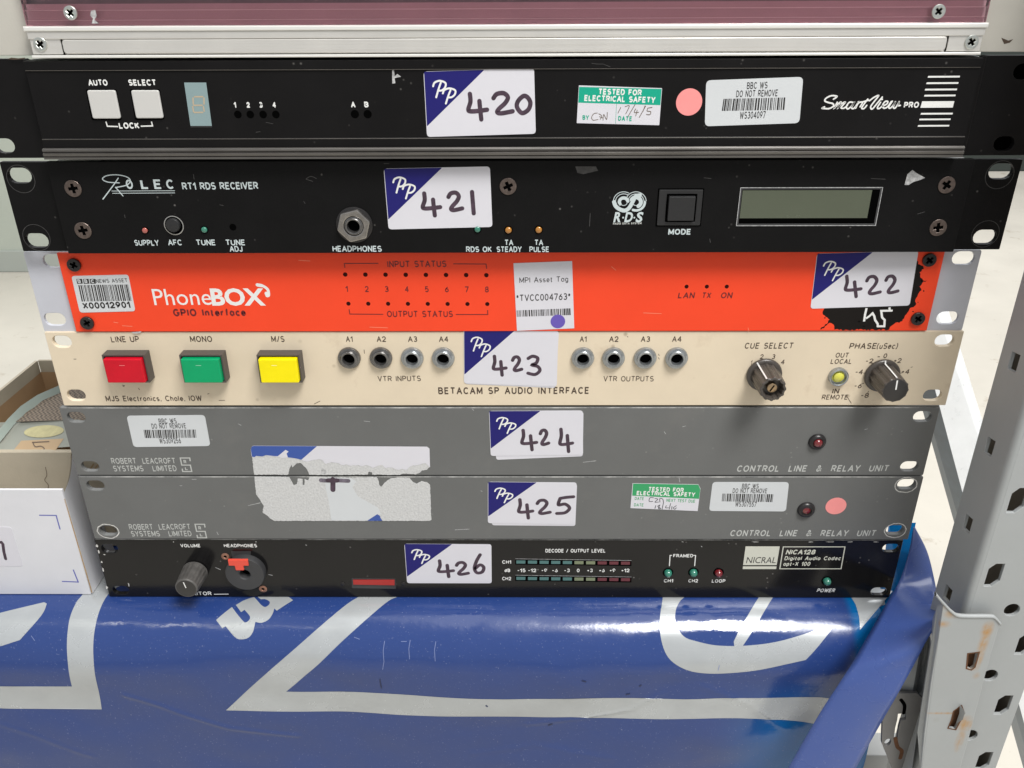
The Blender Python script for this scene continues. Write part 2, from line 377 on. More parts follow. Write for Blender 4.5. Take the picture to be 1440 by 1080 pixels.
# ---- lettering
def arc(cx, cy, rx, ry, a, b, n=8): return [(cx + rx * math.cos(math.radians(a + (b - a) * k / n)), cy + ry * math.sin(math.radians(a + (b - a) * k / n))) for k in range(n + 1)]
G = {
 'A': (.7, [[(0, 0), (.35, 1), (.7, 0)], [(.12, .33), (.58, .33)]]),
 'B': (.6, [[(0, 0), (0, 1), (.32, 1)] + arc(.32, .76, .24, .24, 90, -90) + [(0, .52)], [(.34, .52)] + arc(.34, .26, .26, .26, 90, -90) + [(0, 0)]]),
 'C': (.66, [arc(.36, .5, .36, .5, 42, 318, 14)]),
 'D': (.64, [[(0, 0), (0, 1), (.28, 1)] + arc(.28, .5, .36, .5, 90, -90, 10) + [(0, 0)]]),
 'E': (.54, [[(.54, 1), (0, 1), (0, 0), (.54, 0)], [(0, .52), (.48, .52)]]),
 'F': (.52, [[(.52, 1), (0, 1), (0, 0)], [(0, .5), (.45, .5)]]),
 'G': (.7, [arc(.36, .5, .36, .5, 42, 330, 14) + [(.7, .45), (.4, .45)]]),
 'H': (.62, [[(0, 0), (0, 1)], [(.62, 0), (.62, 1)], [(0, .52), (.62, .52)]]),
 'I': (.0, [[(0, 0), (0, 1)]]),
 'J': (.44, [[(.44, 1), (.44, .26)] + arc(.22, .24, .22, .24, 0, -180)]),
 'K': (.6, [[(0, 0), (0, 1)], [(.58, 1), (0, .38)], [(.18, .58), (.62, 0)]]),
 'L': (.5, [[(0, 1), (0, 0), (.5, 0)]]),
 'M': (.76, [[(0, 0), (0, 1), (.38, .15), (.76, 1), (.76, 0)]]),
 'N': (.62, [[(0, 0), (0, 1), (.62, 0), (.62, 1)]]),
 'O': (.74, [arc(.37, .5, .37, .5, 90, 450, 20)]),
 'P': (.58, [[(0, 0), (0, 1), (.31, 1)] + arc(.31, .73, .27, .27, 90, -90) + [(0, .46)]]),
 'Q': (.74, [arc(.37, .5, .37, .5, 90, 450, 20), [(.45, .25), (.74, -.05)]]),
 'R': (.62, [[(0, 0), (0, 1), (.33, 1)] + arc(.33, .74, .26, .26, 90, -90) + [(0, .48)], [(.32, .48), (.62, 0)]]),
 'S': (.6, [arc(.3, .74, .28, .26, 35, 250, 10) + arc(.3, .26, .3, .26, 80, -145, 10)]),
 'T': (.64, [[(0, 1), (.64, 1)], [(.32, 1), (.32, 0)]]),
 'U': (.62, [[(0, 1), (0, .3)] + arc(.31, .3, .31, .3, 180, 360, 10) + [(.62, 1)]]),
 'V': (.66, [[(0, 1), (.33, 0), (.66, 1)]]),
 'W': (.96, [[(0, 1), (.24, 0), (.48, .95), (.72, 0), (.96, 1)]]),
 'X': (.64, [[(0, 0), (.64, 1)], [(0, 1), (.64, 0)]]),
 'Y': (.64, [[(0, 1), (.32, .45), (.64, 1)], [(.32, .45), (.32, 0)]]),
 'Z': (.6, [[(0, 1), (.6, 1), (0, 0), (.6, 0)]]),
 '0': (.54, [arc(.27, .5, .27, .5, 90, 450, 18)]),
 '1': (.26, [[(0, .74), (.26, 1), (.26, 0)]]),
 '2': (.56, [arc(.28, .7, .27, .3, 165, -30, 9) + [(0, 0), (.56, 0)]]),
 '3': (.56, [arc(.27, .75, .25, .25, 150, -80, 9) + arc(.27, .27, .29, .27, 80, -150, 9)]),
 '4': (.6, [[(.46, 0), (.46, 1), (0, .3), (.6, .3)]]),
 '5': (.56, [[(.5, 1), (.08, 1), (.03, .54)] + arc(.27, .32, .29, .32, 130, -150, 10)]),
 '6': (.56, [[(.45, .97), (.1, .55)] + arc(.28, .3, .27, .3, 150, -210, 14)]),
 '7': (.54, [[(0, 1), (.54, 1), (.18, 0)]]),
 '8': (.56, [arc(.28, .76, .24, .24, -90, 270, 14), arc(.28, .26, .28, .26, 90, 450, 14)]),
 '9': (.56, [[(.1, .03), (.46, .45)] + arc(.28, .7, .27, .3, -30, 330, 14)]),
 '-': (.36, [[(0, .45), (.36, .45)]]), '+': (.44, [[(0, .45), (.44, .45)], [(.22, .23), (.22, .67)]]),
 '/': (.4, [[(0, -.05), (.4, 1.05)]]), '&': (.74, [[(.74, 0), (.2, .68)] + arc(.33, .82, .15, .18, 210, -40, 8) + [(.1, .36)] + arc(.25, .2, .2, .2, 130, 290, 8) + [(.5, .18), (.72, .5)]]),
 ' ': (.3, []), '.': (.0, [[(0, 0), (0, .09)]]), '*': (.3, [[(0, .9), (.3, .6)], [(0, .6), (.3, .9)], [(.15, 1), (.15, .55)]]),
 ',': (.05, [[(.05, .08), (0, -.12)]]), '(': (.22, [arc(.3, .45, .3, .62, 110, 250, 8)]), ')': (.22, [arc(-.08, .45, .3, .62, 70, -70, 8)]),
}
_FONTCACHE = {}
def font_mesh(s, off):
    c = bpy.data.curves.new('t', 'FONT'); c.body = s; c.offset = off; c.resolution_u = 3
    ob = bpy.data.objects.new('t', c); me = bpy.data.meshes.new_from_object(ob)
    V = [tuple(v.co) for v in me.vertices]; F = [tuple(p.vertices) for p in me.polygons]
    bpy.data.objects.remove(ob); bpy.data.curves.remove(c); bpy.data.meshes.remove(me)
    return V, F
_hv, _ = font_mesh('H', 0); CAPH = max(v[1] for v in _hv)
LC = {
 'a': (.46, [arc(.23, .33, .23, .33, 60, 300, 10), [(.46, .66), (.46, 0)], [(.36, .62), (.46, .5)]]),
 'c': (.42, [arc(.25, .33, .25, .33, 45, 315, 10)]), 'd': (.48, [arc(.23, .33, .23, .33, 50, 310, 10), [(.48, 1), (.48, 0)]]),
 'e': (.46, [[(.02, .34), (.46, .34)] + arc(.24, .33, .23, .33, 0, 315, 12)]), 'f': (.28, [[(.28, 1), (.18, .96), (.12, .8), (.12, 0)], [(0, .64), (.28, .64)]]),
 'g': (.46, [arc(.23, .33, .23, .33, 50, 310, 10), [(.46, .66), (.46, -.1), (.38, -.25), (.2, -.27), (.05, -.2)]]),
 'h': (.42, [[(0, 1), (0, 0)], [(0, .45)] + arc(.22, .45, .2, .21, 150, 0, 6) + [(.42, 0)]]),
 'i': (.0, [[(0, 0), (0, .66)], [(0, .85), (0, .97)]]), 'l': (.0, [[(0, 0), (0, 1)]]),
 'n': (.42, [[(0, .66), (0, 0)], [(0, .45)] + arc(.22, .45, .2, .21, 150, 0, 6) + [(.42, 0)]]),
 'o': (.48, [arc(.24, .33, .24, .33, 90, 450, 16)]), 'p': (.48, [[(0, .66), (0, -.28)], arc(.25, .33, .23, .33, 140, -140, 12)]),
 'r': (.28, [[(0, .66), (0, 0)], [(0, .42), (.12, .62), (.28, .66)]]), 's': (.4, [arc(.2, .49, .18, .17, 40, 250, 8) + arc(.2, .17, .2, .17, 80, -145, 8)]),
 't': (.26, [[(.1, .9), (.1, .1), (.16, .01), (.26, .01)], [(0, .64), (.26, .64)]]), 'u': (.42, [[(0, .66), (0, .22)] + arc(.2, .22, .2, .22, 180, 330, 6) + [(.42, .2)], [(.42, .66), (.42, 0)]]),
}
G.update(LC)
def split_sharp(p):
    out = [[p[0]]]
    for i in range(1, len(p)):
        out[-1].append(p[i])
        if i < len(p) - 1:
            d0 = Vector(p[i]) - Vector(p[i - 1]); d1 = Vector(p[i + 1]) - Vector(p[i])
            if d0.length > .15 and d1.length > .15 and d0.normalized().dot(d1.normalized()) < -.15: out.append([p[i]])
    return out
def txt(parent, s, a, b, cap, Y, mt, style='s', wt=.16, shear=0, name='lettering', lift=.03, gap=.15, **kw):
    """a, b: left and right ends of the baseline in photo pixels; cap: capital height in pixels"""
    if style == 's':
        x = 0; V, F = [], []; wt *= 1.18; cap *= 1.08
        for ch in s:
            w, st = G[ch]
            pcs = [q for p in st for q in split_sharp(p)]
            v, f = ribbon([([(px + x, wt / 2 + py * (1 - wt)) for px, py in p], False) for p in pcs], wt, len(pcs) > len(st))
            o = len(V); V += v; F += [tuple(i + o for i in q) for q in f]; x += w + wt + gap
        x0 = min(v[0] for v in V); x1 = max(v[0] for v in V); ch = 1
    else:
        V, F = font_mesh(s, wt); x0 = min(v[0] for v in V); x1 = max(v[0] for v in V); ch = CAPH
    A = at(a[0], a[1], Y); B = at(b[0], b[1], Y); A2 = Vector((A.x, A.z)); B2 = Vector((B.x, B.z))
    e = (B2 - A2); Lh = e.length; e.normalize(); u = Vector((-e.y, e.x))
    cmm = (at(a[0], a[1] - cap, Y) - A).z; mt_s = Lh / (x1 - x0)
    out = []
    for v in V:
        px = (v[0] - x0) * mt_s + shear * v[1] / ch * cmm; pz = v[1] / ch * cmm
        q = A2 + e * px + u * pz
        out.append((q.x, Y - lift - (v[2] if style == 's' else 0), q.y))
    return mk(name, out, F, mt, parent, **kw)
def ctxt(parent, s, cx, by, w, cap, Y, mt, **kw): return txt(parent, s, (cx - w / 2, by), (cx + w / 2, by), cap, Y, mt, **kw)

# ---- stickers
def bil(c, u, v):
    (ax, ay), (bx, by), (cx, cy), (dx, dy) = c       # TL TR BR BL
    return ((ax * (1 - u) + bx * u) * (1 - v) + (dx * (1 - u) + cx * u) * v, (ay * (1 - u) + by * u) * (1 - v) + (dy * (1 - u) + cy * u) * v)
def sticker(parent, c, Y, mt, r=1.5, name='sticker', th=.18, **kw):
    return plate(name, [rounded(PX(c, Y), r)], Y - th, th + .05, mt, parent, bevel=0, **kw)
DIG = {
 '4': [[(.10, 0), (.13, .3), (.02, .6), (.12, .68), (.5, .67), (1, .62)], [(.6, .28), (.64, .6), (.7, 1)]],
 '2': [[(.03, .24), (.2, .04), (.55, 0), (.76, .2), (.62, .48), (.32, .75), (.22, .92), (.42, .98), (1, .88)]],
 '0': [['c', (.5, 0), (.12, .3), (.05, .65), (.4, 1), (.85, .8), (1, .4), (.8, .08)]],
 '1': [[(.3, 0), (.7, 1)]],
 '3': [[(.05, .12), (.4, 0), (.8, .1), (.7, .36), (.36, .48), (.8, .56), (.98, .78), (.6, 1), (.03, .93)]],
 '5': [[(.2, .1), (.55, .04), (1, 0)], [(.2, .1), (.1, .48), (.5, .44), (.76, .68), (.5, .95), (0, 1)]],
 '6': [[(.6, 0), (.25, .35), (.05, .75), (.3, 1), (.8, .95), (.95, .7), (.6, .56), (.15, .75)]],
}
def lot(parent, c, Y, digits, w, below=None, label=None):
    if below: sticker(parent, below, Y, PAPER, name='lot_sticker', th=.12, label='older lot sticker showing underneath'); Y -= .12
    s = sticker(parent, c, Y, PAPER, 1.7, 'lot_sticker', label=label); Y -= .18
    sheet('navy_corner', [rounded(PX([bil(c, 0.005, .005), bil(c, .55, .005), bil(c, .005, .84)], Y), .5, 3)], Y - .02, NAVY, s)
    pp = []
    for (u0, v0, u1, v1) in ((.08, .15, .195, .40), (.165, .27, .28, .50)):
        for st in ([(.62, .12), (.42, .5), (.2, 1)], [(0, .32), (.14, .1), (.55, 0), (.98, .14), (.95, .4), (.7, .58), (.45, .6)]):
            pp.append([bil(c, u0 + (u1 - u0) * x, v0 + (v1 - v0) * y) for x, y in st])
    strokes_px('script_initials', pp, w * .42, Y, WHITE, s, lift=.04)
    for d, x0, y0, x1, y1 in digits:
        pl = []; h = w / 2; X0, Y0, X1, Y1 = x0 + h, y0 + h, x1 - h, y1 - h
        for st in DIG[d]:
            cl = st[0] == 'c'; q = [(X0 + (X1 - X0) * a, Y0 + (Y1 - Y0) * b) for a, b in (st[1:] if cl else st)]
            pl.append((['c'] if cl else []) + q)
        strokes_px('handwritten_digit', pl, w, Y, INK, s, lift=.05)
    return s
def barcode(parent, c, Y, mt, n=34, name='barcode'):
    V, F = [], []; x = 0; xs = []
    while x < 1:
        w = random.choice((.010, .010, .018, .026)); xs.append((x, min(1, x + w))); x += w + random.choice((.009, .009, .016, .02))
    for a, b in xs:
        q = [at(*bil(c, u, v), Y) for u, v in ((a, 0), (b, 0), (b, 1), (a, 1))]
        k = len(V); V += [(p.x, Y - .03, p.z) for p in q]; F.append((k, k + 3, k + 2, k + 1))
    return mk(name, V, F, mt, parent)
def asset(parent, c, Y, number, bar, l1, l2, num, label):
    s = sticker(parent, c, Y, PAPERGREY, 2.2, 'asset_sticker', label=label); Y -= .18
    for (t, q) in (('BBC WS', l1), ('DO NOT REMOVE', l2), (number, num)):
        txt(s, t, (q[0][0] - 1, q[0][1] + .4), (q[1][0] + 1, q[1][1] + .4), q[2] * 1.12, Y, BLACKPRINT, wt=.135, gap=.16)
    barcode(s, bar, Y, BLACKPRINT)
    return s

# ---- small hardware
def phillips(parent, px, py, Y, rpx, mt, name='screw', dome=.35, rot=.3, proud=.3):
    c = at(px, py, Y); r = rpx * pxmm(py, Y)
    q = r * .18; t = r * .56; cross = [(q, q), (q, t), (-q, t), (-q, q), (-t, q), (-t, -q), (-q, -q), (-q, -t), (q, -t), (q, -q), (t, -q), (t, q)]
    cr, sr = math.cos(rot), math.sin(rot); cross = [(c.x + x * cr - y * sr, c.z + x * sr + y * cr) for x, y in cross]
    s = plate(name, [circ(c.x, c.z, r, 28), cross], Y - proud - dome, dome + proud, mt, parent, bevel=min(.28, r * .16), res=2)
    sheet('cross_recess', [circ(c.x, c.z, r * .8, 16)], Y - .06, HOLE, s)
    return s
def led(parent, px, py, Y, rpx, mt, h=1.0, name='led', hole=True):
    c = at(px, py, Y); r = rpx * pxmm(py, Y)
    if hole: sheet('led_surround', [circ(c.x, c.z, r * 1.35, 20), ], Y - .03, HOLE, parent)
    prof = [(r, 0)] + [(r * math.cos(a), .3 * r + r * h * math.sin(a)) for a in [math.pi / 2 * k / 6 for k in range(7)]]
    prof[-1] = (.001, prof[-1][1])
    return lathe(name, prof, c.x, c.z, Y, mt, parent, 20, smooth='all')
def pinhole(parent, px, py, Y, rpx, mt=HOLE, name='hole'):
    c = at(px, py, Y); r = rpx * pxmm(py, Y)
    return lathe(name, [(r * 1.12, .02), (r, .04), (r * .92, -.001 + .03), (.01, .03)], c.x, c.z, Y, mt, parent, 18)
def button(parent, c4, Y, h, mt, name='button', r=.8, bev=.5):
    p = PX(c4, Y); x0 = (p[0][0] + p[3][0]) / 2; x1 = (p[1][0] + p[2][0]) / 2; z1 = (p[0][1] + p[1][1]) / 2; z0 = (p[2][1] + p[3][1]) / 2
    return plate(name, [rounded(rect(x0, z0, x1, z1), r)], Y, h, mt, parent, bevel=bev, res=3)

GROUP = 'rack units in the stack'
def unit(label, i, x0, yoff, zt, matl, eary=None, slots=(), face=None, top=None, bottom=None, mated=None, panel_label=None, csk=()):
    t = thing('rack_unit', label, 'rack unit', (x0, 150, zt - 43.7), GROUP)
    return t
def chassis(t, x0, zt, y0, h=42.6, w=434, depth=290):
    box('chassis', x0 - w / 2, y0, zt - h - .5, x0 + w / 2, y0 + depth, zt - .5, CHASSIS, t, bev=.4)
def holes_px(pts, Y, w, h):
    o = []
    for px, py in pts:
        c = at(px, py, Y); o.append(slot(c.x, c.z, w, h))
    return o

# unit constants from the survey: x offset, panel plane, top z
U = {421: (5.0, -4.9, .84), 422: (.5, 2.1, -45.16), 423: (1.06, .76, -88.6), 424: (-1.8, .41, -133.3), 425: (-1.56, 0, -177.7), 426: (-3.2, 1.6, -222.8)}

# ================================================================== SETTING
def plane(name, x0, y0, x1, y1, z, mt, **kw):
    return mk(name, [(x0, y0, z), (x1, y0, z), (x1, y1, z), (x0, y1, z)], [(0, 1, 2, 3)], mt, None, **kw)
plane('floor', -9000, -6000, 9000, 12000, -900, floor_mat(), kind='structure')

# ================================================================== TOP UNIT: aluminium framed, tinted window
Y = -12
t = thing('rack_unit', 'silver aluminium framed rack unit with pink tinted window, topmost in the stack', 'rack unit', (3, 140, 47), GROUP)
def zpx(py, Y, px=700): return at(px, py, Y).z
zb = zpx(79.5, Y); zl = zpx(75.5, Y); z73 = zpx(73.5, Y); z53 = zpx(53, Y); z42 = zpx(42, Y); z35 = zpx(34.5, Y)
XL, XR = -204.6, 211.4; ZT = 120
box('lower_lip', XL, Y - .6, zb, XR, Y + 8, zl, ALUB, t, bev=.3)
box('rail_backing', XL, Y + 1.6, zl + .05, XR, Y + 10, z53, ALU, t, bev=.1)
x88 = at(88, 63, Y).x; x1330 = at(1331, 60, Y).x
plate('lower_rail', [rounded([(x88, z73), (x1330, z73), (x1330, z53 - .15), (x88, z53 - .15)], 1.6)], Y - .3, 1.7, ALU, t, bev=.35) if False else \
plate('lower_rail', [rounded([(x88, z73), (x1330, z73), (x1330, z53 - .15), (x88, z53 - .15)], 1.6)], Y - .3, 1.8, ALU, t, bevel=.35)
z49 = zpx(49, Y)
box('upper_rail', XL, Y - .3, z53, XR, Y + 9, z42, ALU, t, bev=.3)
box('window_lip', XL - .8, Y - .9, z42 + .05, XR + .6, Y + 9, z35, ALUB, t, bev=.5)
for (a, b, s) in ((XL + .2, x88 - .5, (57, 62)), (x1330 + .5, XR - .2, (1366, 59))):
    e = box('corner_block', a + .25, Y + .2, zl + .35, b - .25, Y + 1.5, z49 - .9, ALU, t, bev=.15)
    box('corner_gap', a, Y + .8, zl + .1, b, Y + 1.5, z53 - .05, HOLE, t)
    phillips(t, s[0], s[1], Y + .2, 9.5, SCREWZ, rot=.6)
# tinted window, ledges behind it, dark interior
zw = zpx(2.5, Y)
box('tinted_window', XL + .3, Y + .5, z35 + .1, XR - .3, Y + 3.4, ZT, PERSPEX, t, bev=.2)
extrude_x('inner_ledge', [(Y + 4, z35 - 1), (Y + 4, z35 + 2.2), (Y + 4.8, z35 + 2.4), (Y + 4.8, zpx(13, Y + 4.8)), (Y + 5.6, zpx(12, Y + 5)), (Y + 5.6, zpx(3, Y + 5.6)), (Y + 6.5, zpx(3, Y + 5.6)), (Y + 6.5, z35 - 1)], XL, XR, MAUVE, t)
for z_ in (12, 26): box('ledge_line', XL, Y + 3.6, zpx(z_, Y + 4) - .15, XR, Y + 3.95, zpx(z_, Y + 4) + .15, ALUB, t)  # bright bars imitating highlight lines on the ledge steps
box('interior_panel', XL, Y + 14, z35, XR, Y + 16, ZT, DARKRED, t)
for k in range(-11, 12):
    box('interior_divider', k * 18 - .6, Y + 12.5, zw, k * 18 + .6, Y + 14, ZT, MAUVE, t)
for s in ((100, 18), (1319, 16)): phillips(t, s[0], s[1], Y + .5, 9.5, SCREWZ, rot=.8, dome=.8)
sheet('chipped_spot', [PX([(128, 15), (134, 14), (136, 22), (133, 28), (139, 33), (129, 33), (131, 26), (127, 22)], Y + .5)], Y + .45, SCUFF, t)
box('chassis', -214, -2, 48.4, 220, 300, ZT, CHASSIS, t, bev=.4)
zeb = zpx(84, -6)
el = plate('mounting_ear', [rounded([(-241, 48.1), (-205.2, 48.1), (-205.2, ZT), (-241, ZT)], .6)], -7, 3, BEIGEMETAL, t, bevel=.3)
er = plate('mounting_ear', [rounded([(212.6, 48.1), (248, 48.1), (248, ZT), (212.6, ZT)], .6)], -7, 3, BEIGEMETAL, t, bevel=.3)
sheet('scratch_mark', [PX([(1408, 53), (1418, 57), (1425, 55), (1420, 60), (1412, 62)], -7)], -7.03, BROWNPRINT, er)
sheet('scratch_mark', [PX([(10, 83), (16, 81), (26, 82), (36, 81), (34, 83), (20, 84)], -7)], -7.03, BROWNPRINT, el)

# ================================================================== 420
Yf, Ye = -12, -6
t = thing('rack_unit', 'black rack unit with two white square buttons and sticker 420, second from top', 'rack unit', (3, 140, 3), GROUP)
T = -11.4
prof = [(-2, 46.2), (-11.7, 46.2), (-12, 45.9), (-12, 42.5), (-11.4, 41.9), (-11.4, 12.8), (-12, 12.2), (-12, 8.7), (-2, 8.7)]
extrude_x('lower_ridge', [(-3, 8.65), (-13.2, 8.6), (-13.9, 8.0), (-13.9, 7.3), (-13.2, 6.9), (-13.5, 6.6), (-14.1, 6.2), (-14.0, 5.2), (-13.4, 4.9), (-13.9, 4.6), (-13.9, 3.7), (-3, 3.7)], -209.5, 213.2, RIDGE, t)
for z_ in (42.25, 12.45): extrude_x('groove_edge', [(-11.95, z_ - .16), (-12.03, z_), (-11.8, z_ + .16)], -209.3, 213, RIDGE, t)  # pale ribbons painting the light caught by the groove edges
extrude_x('front_panel', prof, -209.5, 213.2, BLACK420, t)
chassis(t, 2, 46, 1, h=41)
for side, x0, x1, sl in ((-1, -240, -211, (6, 205)), (1, 216.2, 246, (1412, 202))):
    c = at(sl[0], sl[1], Ye); xs = c.x; hs = [slot(xs, c.z, 9.5, 6.6), slot(xs + side * 1.5, c.z + 31.5, 10.5, 6.8)]
    e = plate('mounting_ear', [rounded(rect(x0, 2.9, x1, 46.6), .8)] + hs, Ye, 3, BLACK420, t, bevel=.3)
    xr = (x1 + .2 if side < 0 else x0 - .2)
    lathe  # (profile below is a rounded fold)
    V, F = [], []
    n = 9
    for zz in (3.0, 46.4):
        for k in range(n):
            a = math.pi * k / (n - 1); V.append((xr + 1.7 * math.cos(a), Ye - 1.3 * math.sin(a) + .1, zz))
    F = [(k, k + 1, n + k + 1, n + k) for k in range(n - 1)] + [tuple(range(n)), tuple(range(2 * n - 1, n - 1, -1))]
    mk('ear_fold', V, F, BLACK420, t, smooth=True)
box('ear_backing_strip', 218, -1.5, 3, 246, 0, 46, HOLE, t)  # black strip added behind the right ear so its slots look dark
for s, cx, w in (('AUTO', 138.5, 27), ('SELECT', 200.5, 38)): ctxt(t, s, cx, 120.5, w, 8.2, T, WHITE, wt=.2, gap=.12)
txt(t, 'LOCK', (168, 181), (196.5, 181), 8.2, T, WHITE, wt=.2, gap=.12)
strokes_px('bracket_line', [[(149, 171), (151, 177.5), (166, 178)], [(213, 171), (214.5, 177), (198, 177.5)]], 1.7, T, WHITE, t, rnd=False, smooth=False)
for c in ([(122, 127), (162, 127), (169, 167), (130, 167)], [(184, 127), (223, 127), (229, 166), (191, 167)]):
    sheet('button_recess', [rounded(PX([(c[0][0] - 1.5, c[0][1] - 1.5), (c[1][0] + 2, c[1][1] - 1.5), (c[2][0] + 2.5, c[2][1] + 2), (c[3][0] - 1, c[3][1] + 2)], T), .8)], T - .03, HOLE, t)
    b = button(t, [(x, y - 0) for x, y in c], T - 1.0, 1.3, BTNWHITE, 'push_button', r=1, bev=.45)
d = sheet('display_window', [PX([(259, 116), (290, 116), (298, 177), (268, 177)], T)], T - .1, TEAL, t)
seg = []
for a, b in (((273, 136), (286, 136)), ((272, 148), (285, 148)), ((273, 158), (286, 158)), ((271.5, 137), (272, 147)), ((287, 137), (287, 147)), ((271, 149), (272.5, 158)), ((286, 149), (287.5, 157))): seg.append([a, b])
strokes_px('display_segments', seg, 1.9, T, TAN, d, rnd=False, lift=.14)
strokes_px('display_edge', [[(268, 178.4), (298, 178.4)]], .8, T, SCUFFD, d, rnd=False)
for s, px, hx in (('1', 331, 334.5), ('2', 349.5, 352), ('3', 367.5, 370), ('4', 386, 388)):
    ctxt(t, s, px, 151.5, 4.5 if s != '1' else 3, 7.5, T, WHITE, wt=.22); pinhole(t, hx, 161, T, 4.8, name='indicator_hole')
for s, px, hx in (('A', 497, 499), ('B', 515.5, 517)):
    ctxt(t, s, px, 151, 6, 7.5, T, WHITE, wt=.22); pinhole(t, hx, 160.5, T, 5.2, name='indicator_hole')
lot(t, [(595.5, 100.5), (751, 95.5), (753.5, 188), (600.5, 192.5)], T, [('4', 655, 129, 688, 171), ('2', 690, 128, 724, 163), ('0', 723, 132, 749, 162)], 6.2, label='newest sticker numbered 420')
s = sticker(t, [(814, 120), (931, 124), (927, 176), (811, 173)], T, PAPER, .2, 'safety_sticker')
c = [(814, 120), (931, 124), (927, 176), (811, 173)]; Ys = T - .18
sheet('green_band', [PX([bil(c, .005, .04), bil(c, .995, .02), bil(c, .995, .46), bil(c, .005, .46)], Ys)], Ys - .02, GREENPRINT, s)
txt(s, 'TESTED FOR', (842, 133), (902, 134.5), 8, Ys, WHITE, wt=.2, gap=.12, lift=.05)
txt(s, 'ELECTRICAL SAFETY', (821.5, 142), (921, 145), 8, Ys, WHITE, wt=.2, gap=.12, lift=.05)
txt(s, 'BY', (819, 168.5), (828, 168.5), 6, Ys, GREENPRINT, wt=.2); txt(s, 'DATE', (869, 170), (888, 170.5), 6.5, Ys, GREENPRINT, wt=.2)
strokes_px('ruled_line', [[(867, 146), (865.5, 174)]], .5, Ys, GREENPRINT, s, rnd=False)
strokes_px('handwriting', [[(840, 159), (835, 160), (832, 165), (834, 169), (841, 168)], [(842, 160), (846, 163), (844, 168)], [(843, 164), (848, 166)], [(848, 169), (849, 161), (853, 168), (854, 158)],
   [(873, 151), (869, 159)], [(879, 150), (885, 149), (880, 160)], [(893, 147), (883, 164)], [(894, 153), (892, 158), (898, 158)], [(896, 155), (894, 163)], [(908, 149), (899, 165)], [(907, 149), (904, 157)], [(911, 152), (917, 151)], [(911, 152), (910, 156), (915, 157), (914, 161), (909, 161)]], .95, Ys, PEN, s)
cc = at(969, 143.5, T); plate('round_sticker', [circ(cc.x, cc.z, 18.3 * pxmm(143, T), 40)], T - .12, .15, PINK, t, bevel=0)
asset(t, [(993, 113), (1129.5, 108), (1124, 173), (991, 177.5)], T, 'WS304097', [(1017.5, 139), (1106, 137), (1104.5, 154.5), (1015, 156)], ((1051, 125), (1078, 124), 8), ((1036, 136.5), (1092, 135), 8), ((1041, 167), (1075, 166), 8.5), 'white barcode label reading WS304097')
# script name: traced strokes
def sv(pts): return [(1140 + x / 10.286, 120 + y / 10.286) for x, y in pts]
strokes_px('script_name', [sv(p) for p in (
  [(330, 200), (380, 160), (300, 150), (225, 185), (205, 225), (260, 250), (320, 265), (330, 300), (270, 335), (200, 335), (165, 330), (200, 312)],
  [(385, 245), (340, 330), (400, 265), (440, 245), (390, 330), (440, 270), (500, 245), (440, 320), (480, 330), (530, 290)],
  [(620, 250), (560, 245), (515, 310), (540, 340), (590, 300), (630, 250), (590, 320), (620, 335), (660, 290), (690, 240), (650, 330)],
  [(665, 290), (700, 250), (750, 245), (715, 310)], [(825, 200), (740, 320), (770, 335), (810, 290)], [(745, 243), (790, 228), (835, 215)], [(850, 222), (925, 168), (983, 150), (918, 235), (868, 308), (890, 342), (960, 262), (1035, 170)],
  [(1010, 245), (965, 320), (990, 335), (1040, 295)], [(1030, 205), (1036, 200)], [(1040, 300), (1100, 270), (1115, 235), (1075, 235), (1040, 290), (1060, 330), (1110, 310), (1165, 235)],
  [(1180, 230), (1130, 310), (1150, 330), (1200, 280), (1225, 240), (1195, 315), (1225, 325), (1280, 240), (1265, 290), (1295, 290)])], 2.1, T, WHITE, t)
txt(t, 'PRO', (1270.5, 152), (1291.5, 151.5), 8, T, WHITE, wt=.2, gap=.12)
for (x0, x1, y, h) in ((1305, 1350, 108, 2.4), (1303, 1348, 117, 2.4), (1301, 1346, 126, 2.4), (1300, 1344, 134.5, 2.4), (1296.5, 1342, 147, 9), (1295, 1340, 160, 2.4), (1293, 1337, 168, 2.2), (1291, 1335, 177, 2.2)):
    sheet('stripe_print', [PX([(x0 + .3, y - h / 2), (x1, y - h / 2 - .3), (x1 - h * .25, y + h / 2 - .3), (x0 - h * .25, y + h / 2)], T)], T - .03, WHITE, t)
sheet('scuff_mark', [PX([(551.5, 99), (554, 98), (555, 107), (559, 104), (564, 108), (558, 109), (555, 110), (556, 117), (551.5, 117.5)], T)], T - .03, SCUFF, t)
strokes_px('fine_scratch', [[(832, 89), (840, 90), (848, 90)], [(848, 90), (858, 94)], [(360, 186), (366, 185)], [(374, 172), (384, 174)]], .6, T - .7, SCUFFD, t)

# ================================================================== 421
x0, Ye, zt = U[421]; Yf = -8
t = thing('rack_unit', 'black rack receiver with a headphone socket, small LCD and sticker 421', 'rack unit', (x0, 140, zt - 43.7), GROUP)
hs = holes_px([(27, 247), (51.5, 338.5), (1408, 241), (1385.5, 333.5)], Ye, 11.6, 7.3)
plate('mounting_plate', [rounded(rect(x0 - 241.3, zt - 43.7, x0 + 241.3, zt), .6)] + hs, Ye, 3, BLACK421, t, bevel=.3)
for (px, py) in ((27, 247), (51.5, 338.5), (1408, 241), (1385.5, 333.5)):
    c = at(px, py, Ye); dz = 1.6 if py > 290 else -1.6
    rr = circ(c.x + 1.2 * (1 if px < 700 else -1) * .3, c.z + dz, 6.6, 36)
    V, F = ribbon([(rr, True)], .22); mk('washer_mark', [(a, Ye - .03, b) for a, b, _ in V], F, SCUFFD, t)
plate('front_panel', [rounded(rect(-212.4, -43.1, 222.3, 1.6), .5)], Yf, 3, BLACK421, t, bevel=.3)
chassis(t, x0, zt, Ye + 3)
Y = Yf
